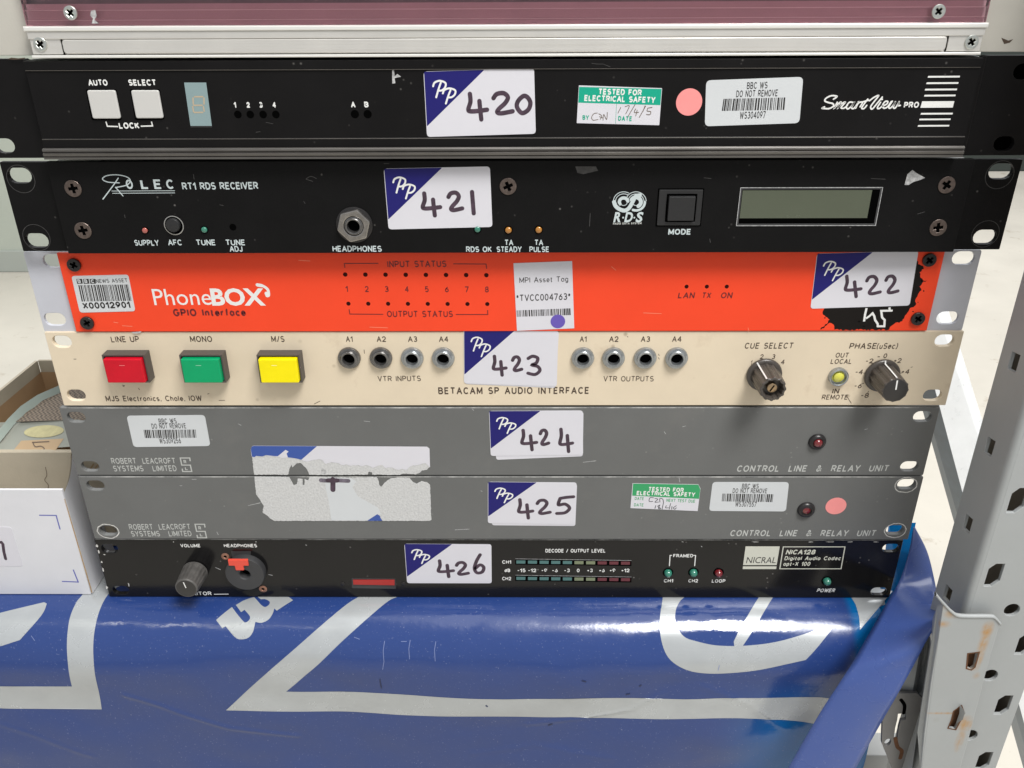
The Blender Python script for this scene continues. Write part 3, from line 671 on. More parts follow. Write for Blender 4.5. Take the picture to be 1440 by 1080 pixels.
for px, py, r in ((103, 265, 12), (117, 324, 12), (714.5, 262, 12), (1331, 260, 12), (1319, 320, 12)): phillips(t, px, py, Y, r, SCREW, rot=random.uniform(0, 1.5), proud=.1)
def rl(pts): return [(100 + x / 4.8, 230 + y / 4.8) for x, y in pts]
strokes_px('script_letter', [rl(p) for p in ([(318, 98), (290, 140), (215, 240)], [(325, 130), (250, 125), (212, 105), (240, 82), (310, 76), (375, 90), (400, 115), (375, 145), (300, 162)], [(300, 160), (350, 218)])], 1.4, Y, WHITEGREY, t)
for ch, xa in (('O', 178.5), ('L', 199), ('E', 217.5), ('C', 235)): txt(t, ch, (xa, 265.8), (xa + 9.5, 265.8), 12.5, Y, WHITEGREY, wt=.17)
strokes_px('underline_rule', [[(157, 268.6), (246, 268.2)], [(158, 271.8), (246, 271.2)]], .8, Y, WHITEGREY, t, rnd=False)
txt(t, 'RT1 RDS RECEIVER', (257, 267), (363.5, 266), 9.5, Y, WHITEGREY, wt=.16, gap=.1)
for s, cx, by, w in (('SUPPLY', 207, 345.5, 34), ('AFC', 246.5, 345, 19), ('TUNE', 290, 345, 26), ('TUNE', 331.5, 345, 26), ('ADJ', 332.5, 354, 18)): ctxt(t, s, cx, by, w, 7.6, Y, WHITEGREY, wt=.16, gap=.1)
ctxt(t, 'HEADPHONES', 502.5, 354, 69, 7.8, Y, WHITEGREY, wt=.16, gap=.1)
for s, cx, by, w in (('RDS OK', 673.5, 354.5, 36), ('TA', 716, 345, 11.5), ('STEADY', 716, 354.5, 35), ('TA', 758, 345, 11.5), ('PULSE', 758, 354.5, 27)): ctxt(t, s, cx, by, w, 7.4, Y, WHITEGREY, wt=.16, gap=.1)
ctxt(t, 'MODE', 955, 330, 31, 7.6, Y, WHITEGREY, wt=.19, gap=.12)
led(t, 204, 324, Y, 3.9, LEDPINK, h=.5); led(t, 287.5, 323, Y, 4.2, LEDG, h=.5); led(t, 671.5, 322.5, Y, 4.2, LEDG, h=.5)
led(t, 715, 323.5, Y, 4.6, LEDO, h=.5); led(t, 757.5, 323, Y, 4.6, LEDO, h=.5)
pinhole(t, 327.5, 319.5, Y, 4.4, name='adjuster_hole')
c = at(244.5, 317, Y); r = 13.8 * pxmm(317, Y)
lathe('button_collar', [(r, 0), (r, .15), (r * .93, .2), (r * .9, .05)], c.x, c.z, Y, EDGE, t, 32)
sheet('button_well', [circ(c.x, c.z, r * .9, 28)], Y - .08, HOLE, t)
lathe('push_button', [(r * .72, 0), (r * .72, 1.4), (r * .66, 1.75), (r * .5, 1.85), (.01, 1.9)], c.x, c.z + .4, Y, BTNBLACK, t, 28)
# headphone socket: washer, hexagonal nut, bushing
c = at(498.5, 316, Y); k = pxmm(316, Y); j = bpy.data.objects.new('headphone_socket', None); j.location = c * MM - worg(t); finish(j, t)
lathe('washer', [(25.5 * k, 0), (25.5 * k, .5), (24.5 * k, .7), (9 * k, .7)], c.x, c.z, Y, SCREWB, j, 40)
hexo = [(c.x + 24.6 * k * math.cos(math.radians(a)), c.z + 24.6 * k * math.sin(math.radians(a))) for a in range(14, 374, 60)]
plate('hex_nut', [rounded(hexo, .9, 3), circ(c.x, c.z, 13.5 * k, 28)], Y - 2.9, 2.2, mat('hex_nut_metal', (.34, .32, .30, 1), .25, metal=.9, mottle=.2, mscale=300), j, bevel=.6, res=1)
lathe('bushing', [(13 * k, 0.8), (13 * k, 2.4), (11.6 * k, 2.5), (11.6 * k, 3.3), (10.8 * k, 3.6), (9.3 * k, 3.5), (8.6 * k, 3.1), (8.4 * k, -2)], c.x, c.z, Y, JACKD, j, 32)
sheet('socket_bore', [circ(c.x, c.z, 8.6 * k, 24)], Y - .75, HOLE, j)
lot(t, [(539.5, 237), (689, 234), (692.5, 319), (546.5, 322.5)], Y, [('4', 591, 269, 622, 306), ('2', 627, 268, 653, 299), ('1', 659, 267, 671, 303)], 6, label='newest sticker numbered 421')
# RDS emblem: two interlocking grooved rings
def spx(name, pl, w, mt=WHITEGREY, **k): return strokes_px(name, pl, w, Y, mt, t, **k)
e = spx('emblem_ring', [[(863.5, 284), (866, 290), (872, 294.5), (879, 296), (885, 292), (890, 283), (894, 276), (900, 274.5)], ], 5.5)
def ringpts(cx, cy, r, a, b, n=12): return [(cx + r * math.cos(math.radians(a + (b - a) * i / n)), cy + r * .95 * math.sin(math.radians(a + (b - a) * i / n))) for i in range(n + 1)]
spx('emblem_ring', [ringpts(894.3, 284, 7, -150, 60)], 5.5, lift=.035); spx('emblem_ring', [ringpts(894.3, 284, 12.5, 0, 110)], 3.4, lift=.037)
spx('emblem_ring', [ringpts(877, 284, 6, 150, 350)], 4.5, lift=.036)
spx('emblem_groove', [ringpts(877, 283.5, 14.5, 185, 300)], 1.0, lift=.04); spx('emblem_groove', [ringpts(877, 283.5, 11.5, 185, 300)], 1.0, lift=.04)
spx('emblem_groove', [ringpts(894.3, 283.5, 14.5, 200, 355)], 1.0, lift=.041); spx('emblem_groove', [ringpts(894.3, 283.5, 11.3, 200, 355)], 1.0, lift=.041)
spx('emblem_groove', [ringpts(877, 284, 5.2, 20, 160)], .9, lift=.04); spx('emblem_groove', [ringpts(894.3, 284, 5.2, 20, 160)], .9, lift=.042)
spx('emblem_groove', [ringpts(877, 284, 8.2, 20, 160)], .8, mt=BLACK421, lift=.045)
for ch_, a_, b_ in (('R', 862.5, 874), ('D', 877.8, 890), ('S', 893.5, 904)): txt(t, ch_, (a_, 312), (b_ - 1.5, 311.8), 13, Y, WHITEGREY, style='b', wt=.035, shear=.18)
for cx in (876.3, 892): sheet('print_dot', [circ(*PX([(cx, 306)], Y)[0], .45, 10)], Y - .04, WHITEGREY, t)
txt(t, 'RADIO DATA SYSTEM', (862, 316), (902, 315.2), 2.6, Y, DIMPRINT, wt=.22)
# mode switch
bz = PX([(926.5, 266.5), (988, 266.5), (984.5, 316.5), (924, 317)], Y); x0r, x1r = (bz[0][0] + bz[3][0]) / 2, (bz[1][0] + bz[2][0]) / 2; z1r, z0r = bz[0][1], bz[2][1]
kx0, kx1 = at(939, 290, Y).x, at(976, 290, Y).x; kz0, kz1 = zpx(309, Y, 955), zpx(275, Y, 955)
sheet('switch_cutout', [rect(x0r - .6, z0r - .6, x1r + .6, z1r + .5)], Y - .03, HOLE, t)
sw = plate('mode_switch', [rounded(rect(x0r, z0r, x1r, z1r), .4), rect(kx0 - .9, kz0 - .9, kx1 + .9, kz1 + .9)], Y - .7, .6, BTNBLACK, t, bevel=.2)
plate('switch_key', [rounded(rect(kx0, kz0, kx1, kz1), .4)], Y - 2.2, 2.1, BTNBLACK, sw, bevel=.3)
strokes_px('cutout_edge', [[(923.5, 317.6), (985, 317.2)]], 1.1, Y, EDGE, t, rnd=False)
# LCD
lz1, lz0 = zpx(263.5, Y, 1140), zpx(317, Y, 1140); lx0, lx1 = (at(1041, 264, Y).x + at(1035.5, 318, Y).x) / 2, (at(1241, 263, Y).x + at(1231, 316, Y).x) / 2
V = []; 
l = plate('display_bezel', [rect(lx0, lz0, lx1, lz1), rect(lx0 + .9, lz0 + .9, lx1 - .9, lz1 - .9)], Y - .35, .3, BTNGREY, t, bevel=.1)
for q in ([(lx0, lz0), (lx1, lz0), (lx1, lz1), (lx0, lz1)],):
    V, F = ribbon([(q, True)], .28); mk('bezel_edge', [(a, Y - .38, b) for a, b, _ in V], F, SCUFF, l)
sheet('display_well', [rect(lx0 + .9, lz0 + .9, lx1 - .9, lz1 - .9)], Y - .06, HOLE, l)
plate('lcd_screen', [rect(lx0 + 1.2, lz0 + 3.6, lx1 - 4.6, lz1 - 1.3)], Y - .1, .03, LCD, l, bevel=0)
sheet('scuff_mark', [PX([(1272, 260), (1276, 245), (1283, 239), (1290, 244), (1301, 250), (1294, 253), (1284, 256), (1278, 260)], Y)], Y - .03, SCUFF, t)
sheet('scuff_mark', [PX([(809, 234), (838, 234), (841, 240), (820, 245), (812, 243)], Y)], Y - .03, SCUFFD, t)
strokes_px('fine_scratch', [[(430, 252), (437, 248), (445, 251)], [(430, 252), (440, 255)], [(427, 283), (429, 286)], [(830, 300), (829, 318)], [(309, 288), (314, 289)], [(272, 245), (273, 252)], [(540, 230), (547, 230)], [(990, 250), (1000, 251)], [(1290, 301), (1300, 298)], [(175, 302), (176, 306)], [(1225, 251), (1245, 252)], [(998, 336), (999, 341)]], .7, Y, SCUFFD, t)

# ================================================================== 422
x0, Ye, zt = U[422]; Yf = 0.0
t = thing('rack_unit', 'bright orange rack unit with pale grey ears and sticker 422', 'rack unit', (x0, 140, zt - 43.7), GROUP)
sp = [(76, 367), (77, 449), (1355, 363), (1332.5, 447)]
plate('mounting_plate', [rounded(rect(x0 - 241.3, zt - 43.7, x0 + 241.3, zt), 1.5)] + holes_px(sp, Ye, 11.4, 7), Ye, 2, GREYEAR, t, bevel=.25)
plate('front_panel', [rounded(rect(-222.7, -88.0, 222.3, -45.3), .4)], Yf, 2.0, ORANGE, t, bevel=.2)
chassis(t, x0, zt, Ye + 2); Y = Yf
for px, py in ((105, 372), (123.5, 453.5), (1306, 365), (1290, 447.5)): phillips(t, px, py, Y, 9.5, SCREWB, rot=random.uniform(0, 1.5), dome=1.2, proud=.3)
c = [(100.5, 388), (180.5, 386), (190.5, 437.5), (112.5, 439.5)]
s = sticker(t, c, Y, PAPERGREY, 1.6, 'asset_sticker', label='pale barcode label reading X00012901'); Ys = Y - .18
for i, ch in enumerate('BBC'):
    xa = 107.3 + i * 9.3
    sheet('logo_block', [PX([(xa, 392.3), (xa + 8, 392.1), (xa + 9.2, 398.9), (xa + 1.2, 399.1)], Ys)], Ys - .02, BLACKPRINT, s)
    txt(s, ch, (xa + 2.4, 398), (xa + 6.9, 398), 4.8, Ys, PAPERGREY, wt=.2, lift=.05)
txt(s, 'NEWS ASSET', (135.5, 398), (179.5, 396.8), 5, Ys, BLACKPRINT, wt=.13)
barcode(s, [(110, 401), (181, 400), (186, 423), (115, 424)], Ys, BLACKPRINT)
txt(s, 'X00012901', (117.5, 434.5), (184, 433), 8.5, Ys, BLACKPRINT, wt=.19, gap=.12)
txt(t, 'Phone', (217.5, 429), (298.5, 428.5), 22.5, Y, WHITE, style='b', wt=.0)
txt(t, 'BOX', (298.5, 428.7), (374, 428.6), 22, Y, WHITE, style='b', wt=.034)
def pb(pts): return [(205 + x / 7.58, 390 + y / 7.58) for x, y in pts]
strokes_px('handset_symbol', [pb([(1195, 85), (1245, 90), (1300, 130), (1310, 190), (1290, 195)])], 4, Y, WHITE, t, lift=.05)
strokes_px('handset_symbol', [pb([(1190, 80), (1235, 88)]), pb([(1285, 170), (1295, 195)])], 5, Y, WHITE, t, lift=.06)
txt(t, 'GPIO Interface', (244.5, 445), (346.5, 444.5), 10, Y, MAROON, wt=.2)
txt(t, 'INPUT STATUS', (545, 376), (628, 375.5), 8.5, Y, MAROON, wt=.15)
txt(t, 'OUTPUT STATUS', (544.5, 446), (637, 446), 8.3, Y, MAROON, wt=.15)
strokes_px('bracket_line', [[(485, 376.5), (484.3, 370.5), (532, 370.3)], [(637.5, 371), (683.5, 371.3), (684.5, 378)], [(491, 435), (492, 441.6), (539, 442)], [(641, 442.3), (686, 442.3), (685.7, 436)]], 1.3, Y, MAROON, t, rnd=False, smooth=False)
for i in range(8):
    pinhole(t, 485.5 + 28.35 * i, 386 + .13 * i, Y, 2.9, REDHOLE, 'status_hole'); pinhole(t, 490 + 27.9 * i, 427 + .08 * i, Y, 2.7, REDHOLE, 'status_hole')
    n = str(i + 1); ctxt(t, n, 488 + 28.1 * i, 410.5 + .1 * i, 3.2 if n == '1' else 5.2, 7.8, Y, MAROON, wt=.15)
c = [(722, 370), (804.5, 367), (807.5, 461.5), (727, 465)]
s = sticker(t, c, Y, PAPER, .15, 'asset_tag', label='tall white paper tag reading TVCC004763')
txt(s, 'MPI Asset Tag', (730.5, 398), (799, 396), 7.2, Ys, BLACKPRINT, wt=.11)
txt(s, '*TVCC004763*', (726.5, 424), (802, 421.5), 8.8, Ys, BLACKPRINT, wt=.13)
barcode(s, [(726.5, 436.5), (802.5, 433.5), (803, 443), (727, 445.5)], Ys, BLACKPRINT)
cc = at(784.5, 452, Ys); plate('round_sticker', [circ(cc.x, cc.z, 10.3 * pxmm(452, Ys), 30)], Ys - .06, .05, PURPLE, s, bevel=0)
for s_, cx, w in (('LAN', 964.5, 23), ('TX', 993, 12), ('ON', 1021, 16)): ctxt(t, s_, cx, 419.5, w, 7.8, Y, MAROON, wt=.16, shear=.1); pinhole(t, cx + 1, 403, Y, 2.6, REDHOLE, 'status_hole')
def sx(pts): return [(1120 + x / 6.545, 350 + y / 6.545) for x, y in pts]
splat = sx([(1120, 140), (1165, 158), (1168, 180), (1140, 215), (1145, 265), (1165, 290), (1215, 292), (1168, 300), (1138, 345), (1152, 380), (1118, 420), (1100, 470), (1092, 530), (1045, 545), (1020, 590), (990, 640), (975, 665), (900, 690), (865, 720), (852, 744), (350, 744), (345, 700), (320, 682), (290, 690), (240, 738), (225, 744), (220, 738), (280, 690), (305, 650), (245, 605), (250, 560), (262, 540), (400, 300), (900, 60), (1110, 100)])
sp_ = sheet('splash_print', [PX(rough(splat, 2.2, 1.1), Y)], Y - .03, mat('black_splash_print', (.012, .010, .009, 1), .6, spec=.1), t)
for a_, b_, c_, d_ in ((1296, 395, 1.6, .9), (1299, 409, .9, 1.5), (1284, 438, 1.2, .8), (1208, 452, 1.5, 1), (1215, 459, 1, 1), (1291, 425, .7, .7), (1160, 447, 1.2, .8)): sheet('splash_print', [PX(rough([(a_ + c_ * math.cos(q), b_ + d_ * math.sin(q)) for q in [math.pi * i / 4 for i in range(8)]], .5, .2), Y)], Y - .03, sp_.data.materials[0], t)
px_ = [[(635, 545), (655, 545), (650, 600), (645, 630), (665, 630), (665, 645), (640, 648), (635, 670), (612, 670), (618, 600)],
       [(665, 610), (690, 585), (705, 585), (708, 600), (728, 600), (728, 622), (745, 624), (740, 650), (765, 655), (765, 680), (742, 690), (740, 714), (800, 716), (805, 695), (820, 693), (822, 650), (800, 648), (800, 620), (775, 618), (775, 590), (790, 588), (790, 575), (882, 575), (886, 556), (868, 555), (868, 538), (845, 538), (842, 555), (770, 558), (765, 575), (752, 640), (785, 640), (783, 690), (745, 690), (722, 690), (722, 650), (705, 645), (705, 622), (690, 620), (668, 640)]]
strokes_px('pixel_emblem', [sx([(645, 545), (632, 600), (622, 668)]), sx([(640, 640), (672, 618), (700, 592), (716, 618), (724, 655), (748, 690), (748, 712), (808, 712), (812, 655), (788, 630), (780, 570), (885, 568)]), sx([(855, 538), (858, 562)])], 3.0, Y, WHITE, t, smooth=False, rnd=False, lift=.05)
lot(t, [(1149, 356.5), (1291.5, 352.5), (1279, 429.5), (1139.5, 434)], Y, [('4', 1186, 386, 1213, 419.5), ('2', 1216, 386.5, 1240, 416), ('2', 1243, 386, 1265, 414.5)], 4.9, label='newest sticker numbered 422')
sheet('scuff_mark', [PX([(185, 467), (199, 466), (197, 468.5), (188, 469)], Y)], Y - .03, SCUFF, t)

ORSCR = mat('pale_scratch_on_orange', (.85, .25, .15, 1), .6)
strokes_px('fine_scratch', [[(160, 453), (166, 454)], [(172, 458), (186, 459)], [(1052, 461), (1053, 466)], [(520, 460), (545, 461)], [(860, 375), (866, 380)], [(905, 440), (930, 441)], [(420, 366), (436, 367)]], .8, Y, ORSCR, t)

# ================================================================== 423
x0, Y, zt = U[423]
t = thing('rack_unit', 'cream rack unit with red, green and yellow push buttons and sticker 423', 'rack unit', (x0, 140, zt - 43.7), GROUP)
sp = [(87, 480.5), (107, 556), (1328.5, 479), (1311.5, 556)]
plate('front_panel', [rounded(rect(x0 - 241.3, zt - 43.7, x0 + 241.3, zt), .6)] + holes_px(sp, Y, 10.2, 6.8), Y, 3, CREAM, t, bevel=.35)
chassis(t, x0, zt, Y + 3)
def ET(*a, **k): return txt(t, *a, BROWNPRINT, **dict(dict(wt=.15), **k))
txt(t, 'LINE UP', (157, 481.5), (196.5, 481), 8, Y, BROWNPRINT, wt=.15); ctxt(t, 'MONO', 283.5, 481, 31, 8, Y, BROWNPRINT, wt=.15); ctxt(t, 'M/S', 391.3, 481, 18.5, 8, Y, BROWNPRINT, wt=.15)
txt(t, 'MJS Electronics, Chale, IOW', (149.5, 564.5), (284.5, 564), 7.4, Y, BROWNPRINT, wt=.15)
for i, (cap, mt) in enumerate(((0, RED), (1, GREEN), (2, YELLOW))):
    bx = (179 + 108.2 * i, 217 + 104 * i)
    c = at(184.5 + 106.6 * i, 511.5, Y); w, h = 22.6, 16.2
    b = plate('push_button', [rounded(rect(c.x - w / 2, c.z - h / 2, c.x + w / 2, c.z + h / 2), .3), rounded(rect(c.x - w / 2 + .9, c.z - h / 2 + .9, c.x + w / 2 - .9, c.z + h / 2 - .9), .2)], Y - 6.6, 6.6, BEZEL, t, bevel=.15,
        label=('red square push button', 'green square push button', 'yellow square push button')[i])
    sheet('button_well', [rect(c.x - w / 2 + .5, c.z - h / 2 + .5, c.x + w / 2 - .5, c.z + h / 2 - .5)], Y - .2, HOLE, b)
    plate('button_cap', [rounded(rect(c.x - w / 2 + 1.4, c.z - h / 2 + 1.2, c.x + w / 2 - 1.2, c.z + h / 2 - 1.4), .7)], Y - 9.4, 9, mt, b, bevel=.55, res=3)
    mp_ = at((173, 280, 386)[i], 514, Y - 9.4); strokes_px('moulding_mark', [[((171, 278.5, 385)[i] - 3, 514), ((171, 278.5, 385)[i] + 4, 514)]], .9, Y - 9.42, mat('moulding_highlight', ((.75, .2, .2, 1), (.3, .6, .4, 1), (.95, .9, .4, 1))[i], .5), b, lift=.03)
for i, px in enumerate((491.5, 536, 580, 623.5, 819.5, 862.5, 907, 951)):
    c = at(px, 503.5 - .8, Y); k = pxmm(504, Y); g = 1 + .0 * i
    jm = JACKD if i in (0, 1) else JACK
    jk = lathe('jack_socket', [(16 * k, 0), (16 * k, 1.2), (15.2 * k, 1.7), (12.2 * k, 1.9), (12 * k, 2.9), (11 * k, 3.2), (8.8 * k, 3.1), (8 * k, 2.5), (7.8 * k, .3)], c.x, c.z, Y, jm, t, 30)
    sheet('socket_bore', [circ(c.x, c.z, 8 * k, 20)], Y - .35, HOLE, jk)
    s_ = 'A' + str(i % 4 + 1); ctxt(t, s_, px + (.5 if i else 0), 480.8, 13 if s_ != 'A1' else 9.5, 7.4, Y, BROWNPRINT, wt=.15)
txt(t, 'VTR INPUTS', (531.5, 536.5), (592, 536), 7.2, Y, BROWNPRINT, wt=.13); txt(t, 'VTR OUTPUTS', (848.5, 536.5), (919, 536.5), 7.2, Y, BROWNPRINT, wt=.13)
txt(t, 'BETACAM SP AUDIO INTERFACE', (616.5, 554.5), (827.5, 554), 9.2, Y, BROWNPRINT, wt=.17, gap=.22)
txt(t, 'CUE SELECT', (1046.5, 490.5), (1114, 490.3), 8, Y, BROWNPRINT, wt=.15, gap=.2, shear=.1)
txt(t, 'PHASE ', (1193.5, 490.8), (1231, 490.6), 7.8, Y, BROWNPRINT, wt=.15, shear=.1); txt(t, '(uSec)', (1232, 490.8), (1261.5, 490.6), 7.8, Y, BROWNPRINT, wt=.14, shear=.1)
for s_, cx, by, w in (('1', 1056, 513.3, 1.6), ('2', 1070.5, 505, 4.6), ('3', 1087.3, 505, 4.4), ('4', 1100, 512.5, 5), ('0', 1244, 503.8, 5), ('-2', 1222, 511, 10), ('+2', 1261.5, 510.5, 10), ('-4', 1207.5, 526.5, 10), ('+4', 1272.5, 526, 10.5), ('-6', 1206, 546, 10), ('-8', 1215.5, 559.5, 10.5), ('-', 1234.7, 504.8, 3)):
    ctxt(t, s_, cx, by, w, 6.4, Y, BROWNPRINT, wt=.15, shear=.08)
for s_, cx, by, w in (('OUT', 1183.2, 503, 18), ('LOCAL', 1182, 511.8, 29), ('IN', 1174.3, 553.5, 9.5), ('REMOTE', 1173, 562, 36)): ctxt(t, s_, cx, by, w, 6.6, Y, BROWNPRINT, wt=.15, shear=.08)
strokes_px('tick_mark', [[(1058.5, 513), (1061, 515.5)], [(1071, 506.5), (1071.3, 509.5)], [(1085, 506.5), (1084, 509.5)], [(1097, 513), (1094, 516)], [(1225, 509), (1228, 512)], [(1260, 511), (1258, 513)], [(1214, 524.5), (1217.5, 524.8)], [(1211.5, 540), (1215.5, 538.7)], [(1220, 552), (1222, 550)], [(1243.5, 505.5), (1243.5, 508.5)], [(1266.5, 524.5), (1269, 524.3)]], .9, Y, BROWNPRINT, t, rnd=False, smooth=False)
lot(t, [(652, 462.5), (785, 464), (783, 543.5), (652.5, 539)], Y, [('4', 691, 498.5, 714, 530), ('2', 718, 499.5, 736, 524), ('3', 739.5, 498.5, 762, 529)], 4.9, below=[(655, 465), (786, 466), (781, 545.5), (654, 540)], label='newest sticker numbered 423')
def knob(parent, px, py, Y, label, hollow, a_line, h=18.6, r0=8.6, r1=6.9, skirt=9.4, mt=KNOB):
    c = at(px, py, Y)
    k = lathe('control_knob', [(skirt, .6), (skirt, 1.6), (skirt - .5, 2.2), (skirt - 1.4, 2.5), (skirt - 2.2, 2.5)], c.x, c.z, Y, mt, parent, 40, label=label)
    fl = lambda a, h_: 1 - .07 * (math.cos(a * 12) < -.2) + .012 * math.cos(a * 24)
    prof = [(r0 * .86, 2.4), (r1 + .35, h * .5), (r1, h - .9)]
    if hollow: prof += [(r1 - .1, h - .3), (r1 - .5, h), (r1 - 1.3, h), (r1 - 1.6, h - .6), (r1 - 1.9, h - 4.5)]
    else: prof += [(r1, h - .3), (r1 - .4, h), (r1 - .9, h)]
    lathe('knob_body', prof, c.x, c.z, Y, mt, k, 72, mod=lambda a, h_: fl(a, h_) if (hollow or h_ < h - .1) else 1, smooth=True)
    ca, sa = math.cos(a_line), math.sin(a_line)
    if hollow:
        lathe('brass_shaft', [(2.6, h - 6), (2.6, h - 1.8), (2.2, h - 1.5), (.01, h - 1.5)], c.x, c.z, Y, BRASS, k, 24)
        V, F = ribbon([([(c.x - 2 * ca - .3, c.z + 2 * sa), (c.x + 2 * ca, c.z - 2 * sa)], False)], .8); mk('shaft_slot', [(a, Y - h + 1.45, b) for a, b, _ in V], F, HOLE, k)
    else:
        lathe('knob_cap', [(r1 - .7, h - .5), (r1 - .8, h + .15), (r1 - 1.2, h + .3), (.01, h + .35)], c.x, c.z, Y, CAP, k, 40)
        V, F = ribbon([([(c.x + (r1 - 1) * ca, c.z + (r1 - 1) * sa), (c.x + .5 * ca, c.z + .5 * sa)], False)], .75); mk('pointer_line', [(a, Y - h - .39, b) for a, b, _ in V], F, WHITE, k)
    # white line down the flank
    V, F = [], []
    for (r, hh) in ((skirt - .05, 2.3), (r0 * .86 + .15, 2.62), (r1 + .52, h * .5), (r1 + .12, h - .6)):
        for s_ in (-1, 1): V.append((c.x + r * ca - s_ * .38 * sa, Y - hh, c.z + r * sa + s_ * .38 * ca))
    F = [(2 * i, 2 * i + 1, 2 * i + 3, 2 * i + 2) for i in range(3)]; mk('flank_line', V, F, WHITE, k)
    return k
knob(t, 1074, 526, Y, 'fluted brown knob with its cap missing', True, 2.15)
knob(t, 1239.5, 527, Y, 'fluted brown knob with a white pointer line', False, 1.62)
c = at(1178, 528.6, Y); k = pxmm(531, Y)
lp = lathe('remote_button', [(13.6 * k, 0), (13.6 * k, 1.8), (13 * k, 2.5), (11.6 * k, 2.8), (10.4 * k, 2.5), (10.2 * k, .8)], c.x, c.z, Y, JACK, t, 32)
lathe('yellow_lamp', [(10 * k, .7), (7.4 * k, 1.0), (7.2 * k, 2.0), (5 * k, 2.7), (.01, 2.9)], c.x, c.z, Y, LEDY, lp, 28)
strokes_px('dirt_mark', [[(172, 541.5), (175, 542.5), (173, 543.5)], [(195, 546), (196, 548)], [(104, 505), (107, 505)], [(292, 554), (294, 553.5)], [(308, 563), (316, 563)], [(442, 568), (450, 564)], [(512, 492), (512.5, 497)], [(882, 473), (883, 474)], [(926, 498), (927, 500)], [(926, 503), (927, 505)], [(1190, 556), (1197, 567)], [(1281, 516.5), (1283, 516)]], .9, Y, BROWNPRINT, t)

# ================================================================== 424 and 425
def rlogo(t, a, Y):
    px, py = a
    strokes_px('maker_logo', [[(px + 14, py + 4.5), (px + 13.3, py), (px, py), (px + 2.2, py + 10), (px + 14.2, py + 10), (px + 16.2, py + 19), (px + 3.5, py + 19), (px + 2.8, py + 15)]], 1.7, Y, DIMPRINT, t, smooth=False, rnd=False)
    txt(t, 'R', (px + 5.2, py + 7.8), (px + 9, py + 7.8), 4.6, Y, DIMPRINT, wt=.2); txt(t, 'L', (px + 7.2, py + 17), (px + 10.6, py + 17), 4, Y, DIMPRINT, wt=.2)
x0, Y, zt = U[424]
t = thing('rack_unit', 'grey control line rack panel with sticker 424, directly under the cream unit', 'rack unit', (x0, 140, zt - 43.7), GROUP)
sp = [(107, 587), (126.5, 656), (1297.5, 586), (1279, 656)]
plate('front_panel', [rounded(rect(x0 - 241.3, zt - 43.7, x0 + 241.3, zt), .8)] + holes_px(sp, Y, 10.2, 6.6), Y, 3.2, GREY, t, bevel=.35)
chassis(t, x0, zt, Y + 3.2)
asset(t, [(178, 584.5), (288, 583.5), (296, 627), (188, 628.5)], Y, 'WS309256', [(202, 604.5), (276, 604), (277, 615.5), (204, 616)], ((225, 595.5), (248, 595), 6), ((215, 602.5), (261, 602), 6), ((226, 623.5), (254, 623), 6.5), 'white barcode label reading WS309256')
txt(t, 'ROBERT  LEACROFT', (157.5, 652.3), (247, 652), 7.6, Y, DIMPRINT, wt=.13); txt(t, 'SYSTEMS   LIMITED', (160.5, 663), (249, 662.6), 7.6, Y, DIMPRINT, wt=.13)
rlogo(t, (253.5, 644), Y)
txt(t, 'CONTROL  LINE  &  RELAY  UNIT', (1035.5, 663.5), (1247.5, 663), 8.4, Y, DIMPRINT, wt=.15, gap=.2, shear=.12)
lot(t, [(687.5, 577.8), (819.5, 577.2), (820, 639.5), (690, 641)], Y, [('4', 731, 602.5, 757, 635), ('2', 757, 602.5, 774, 628), ('4', 784.5, 601, 807.5, 637.5)], 5, below=[(690, 580), (820.5, 579), (819.5, 641.5), (698, 646.5)], label='newest sticker numbered 424')
def tn(pts): return [(340 + x / 5.143, 620 + y / 5.143) for x, y in pts]
tear = [(75, 115), (95, 118), (105, 108), (150, 112), (175, 103), (215, 108), (250, 112), (300, 122), (330, 118), (360, 122), (390, 126), (432, 135), (470, 148), (500, 138), (555, 130), (585, 140), (610, 165), (650, 152), (700, 158), (720, 172), (760, 168), (790, 178), (840, 172), (870, 180), (905, 170), (945, 192), (975, 180), (1020, 172), (1040, 195), (1090, 188), (1120, 205), (1160, 202), (1195, 208), (1215, 185), (1270, 170), (1345, 155)]
tear = rough(tear, 14, 3.2, False)
back = PX(rough(tn(tear + [(1358, 190), (1340, 205), (1300, 215), (1285, 232), (1260, 240), (1180, 235), (1140, 245), (945, 243), (940, 225), (915, 224), (912, 243), (490, 244), (470, 200), (430, 160), (400, 160), (365, 190), (362, 172), (345, 200), (335, 243), (90, 243)]), 1.6, .45), Y)
st = plate('torn_sticker', [back], Y - .22, .26, TORN, t, bevel=0, label='upper half of a torn sticker')
plate('glossy_paper', [PX(tn([(66, 60), (75, 36), (90, 33), (1340, 40), (1358, 55), (1362, 190)] + tear[::-1] + [(70, 100)]), Y)], Y - .32, .1, PAPER, st, bevel=0)
sheet('blue_print', [PX(tn([(67, 60), (75, 37), (90, 34), (545, 36), (432, 134), (390, 124), (335, 117), (325, 90), (340, 75), (318, 62), (262, 108), (240, 108), (175, 101), (150, 110), (105, 106), (95, 115), (75, 112)]), Y)], Y - .35, BLUEOLD, st)
sheet('marker_remains', [PX(tn([(572, 232), (580, 195), (600, 205), (615, 215), (605, 240)]), Y)], Y - .26, SCUFF, st)
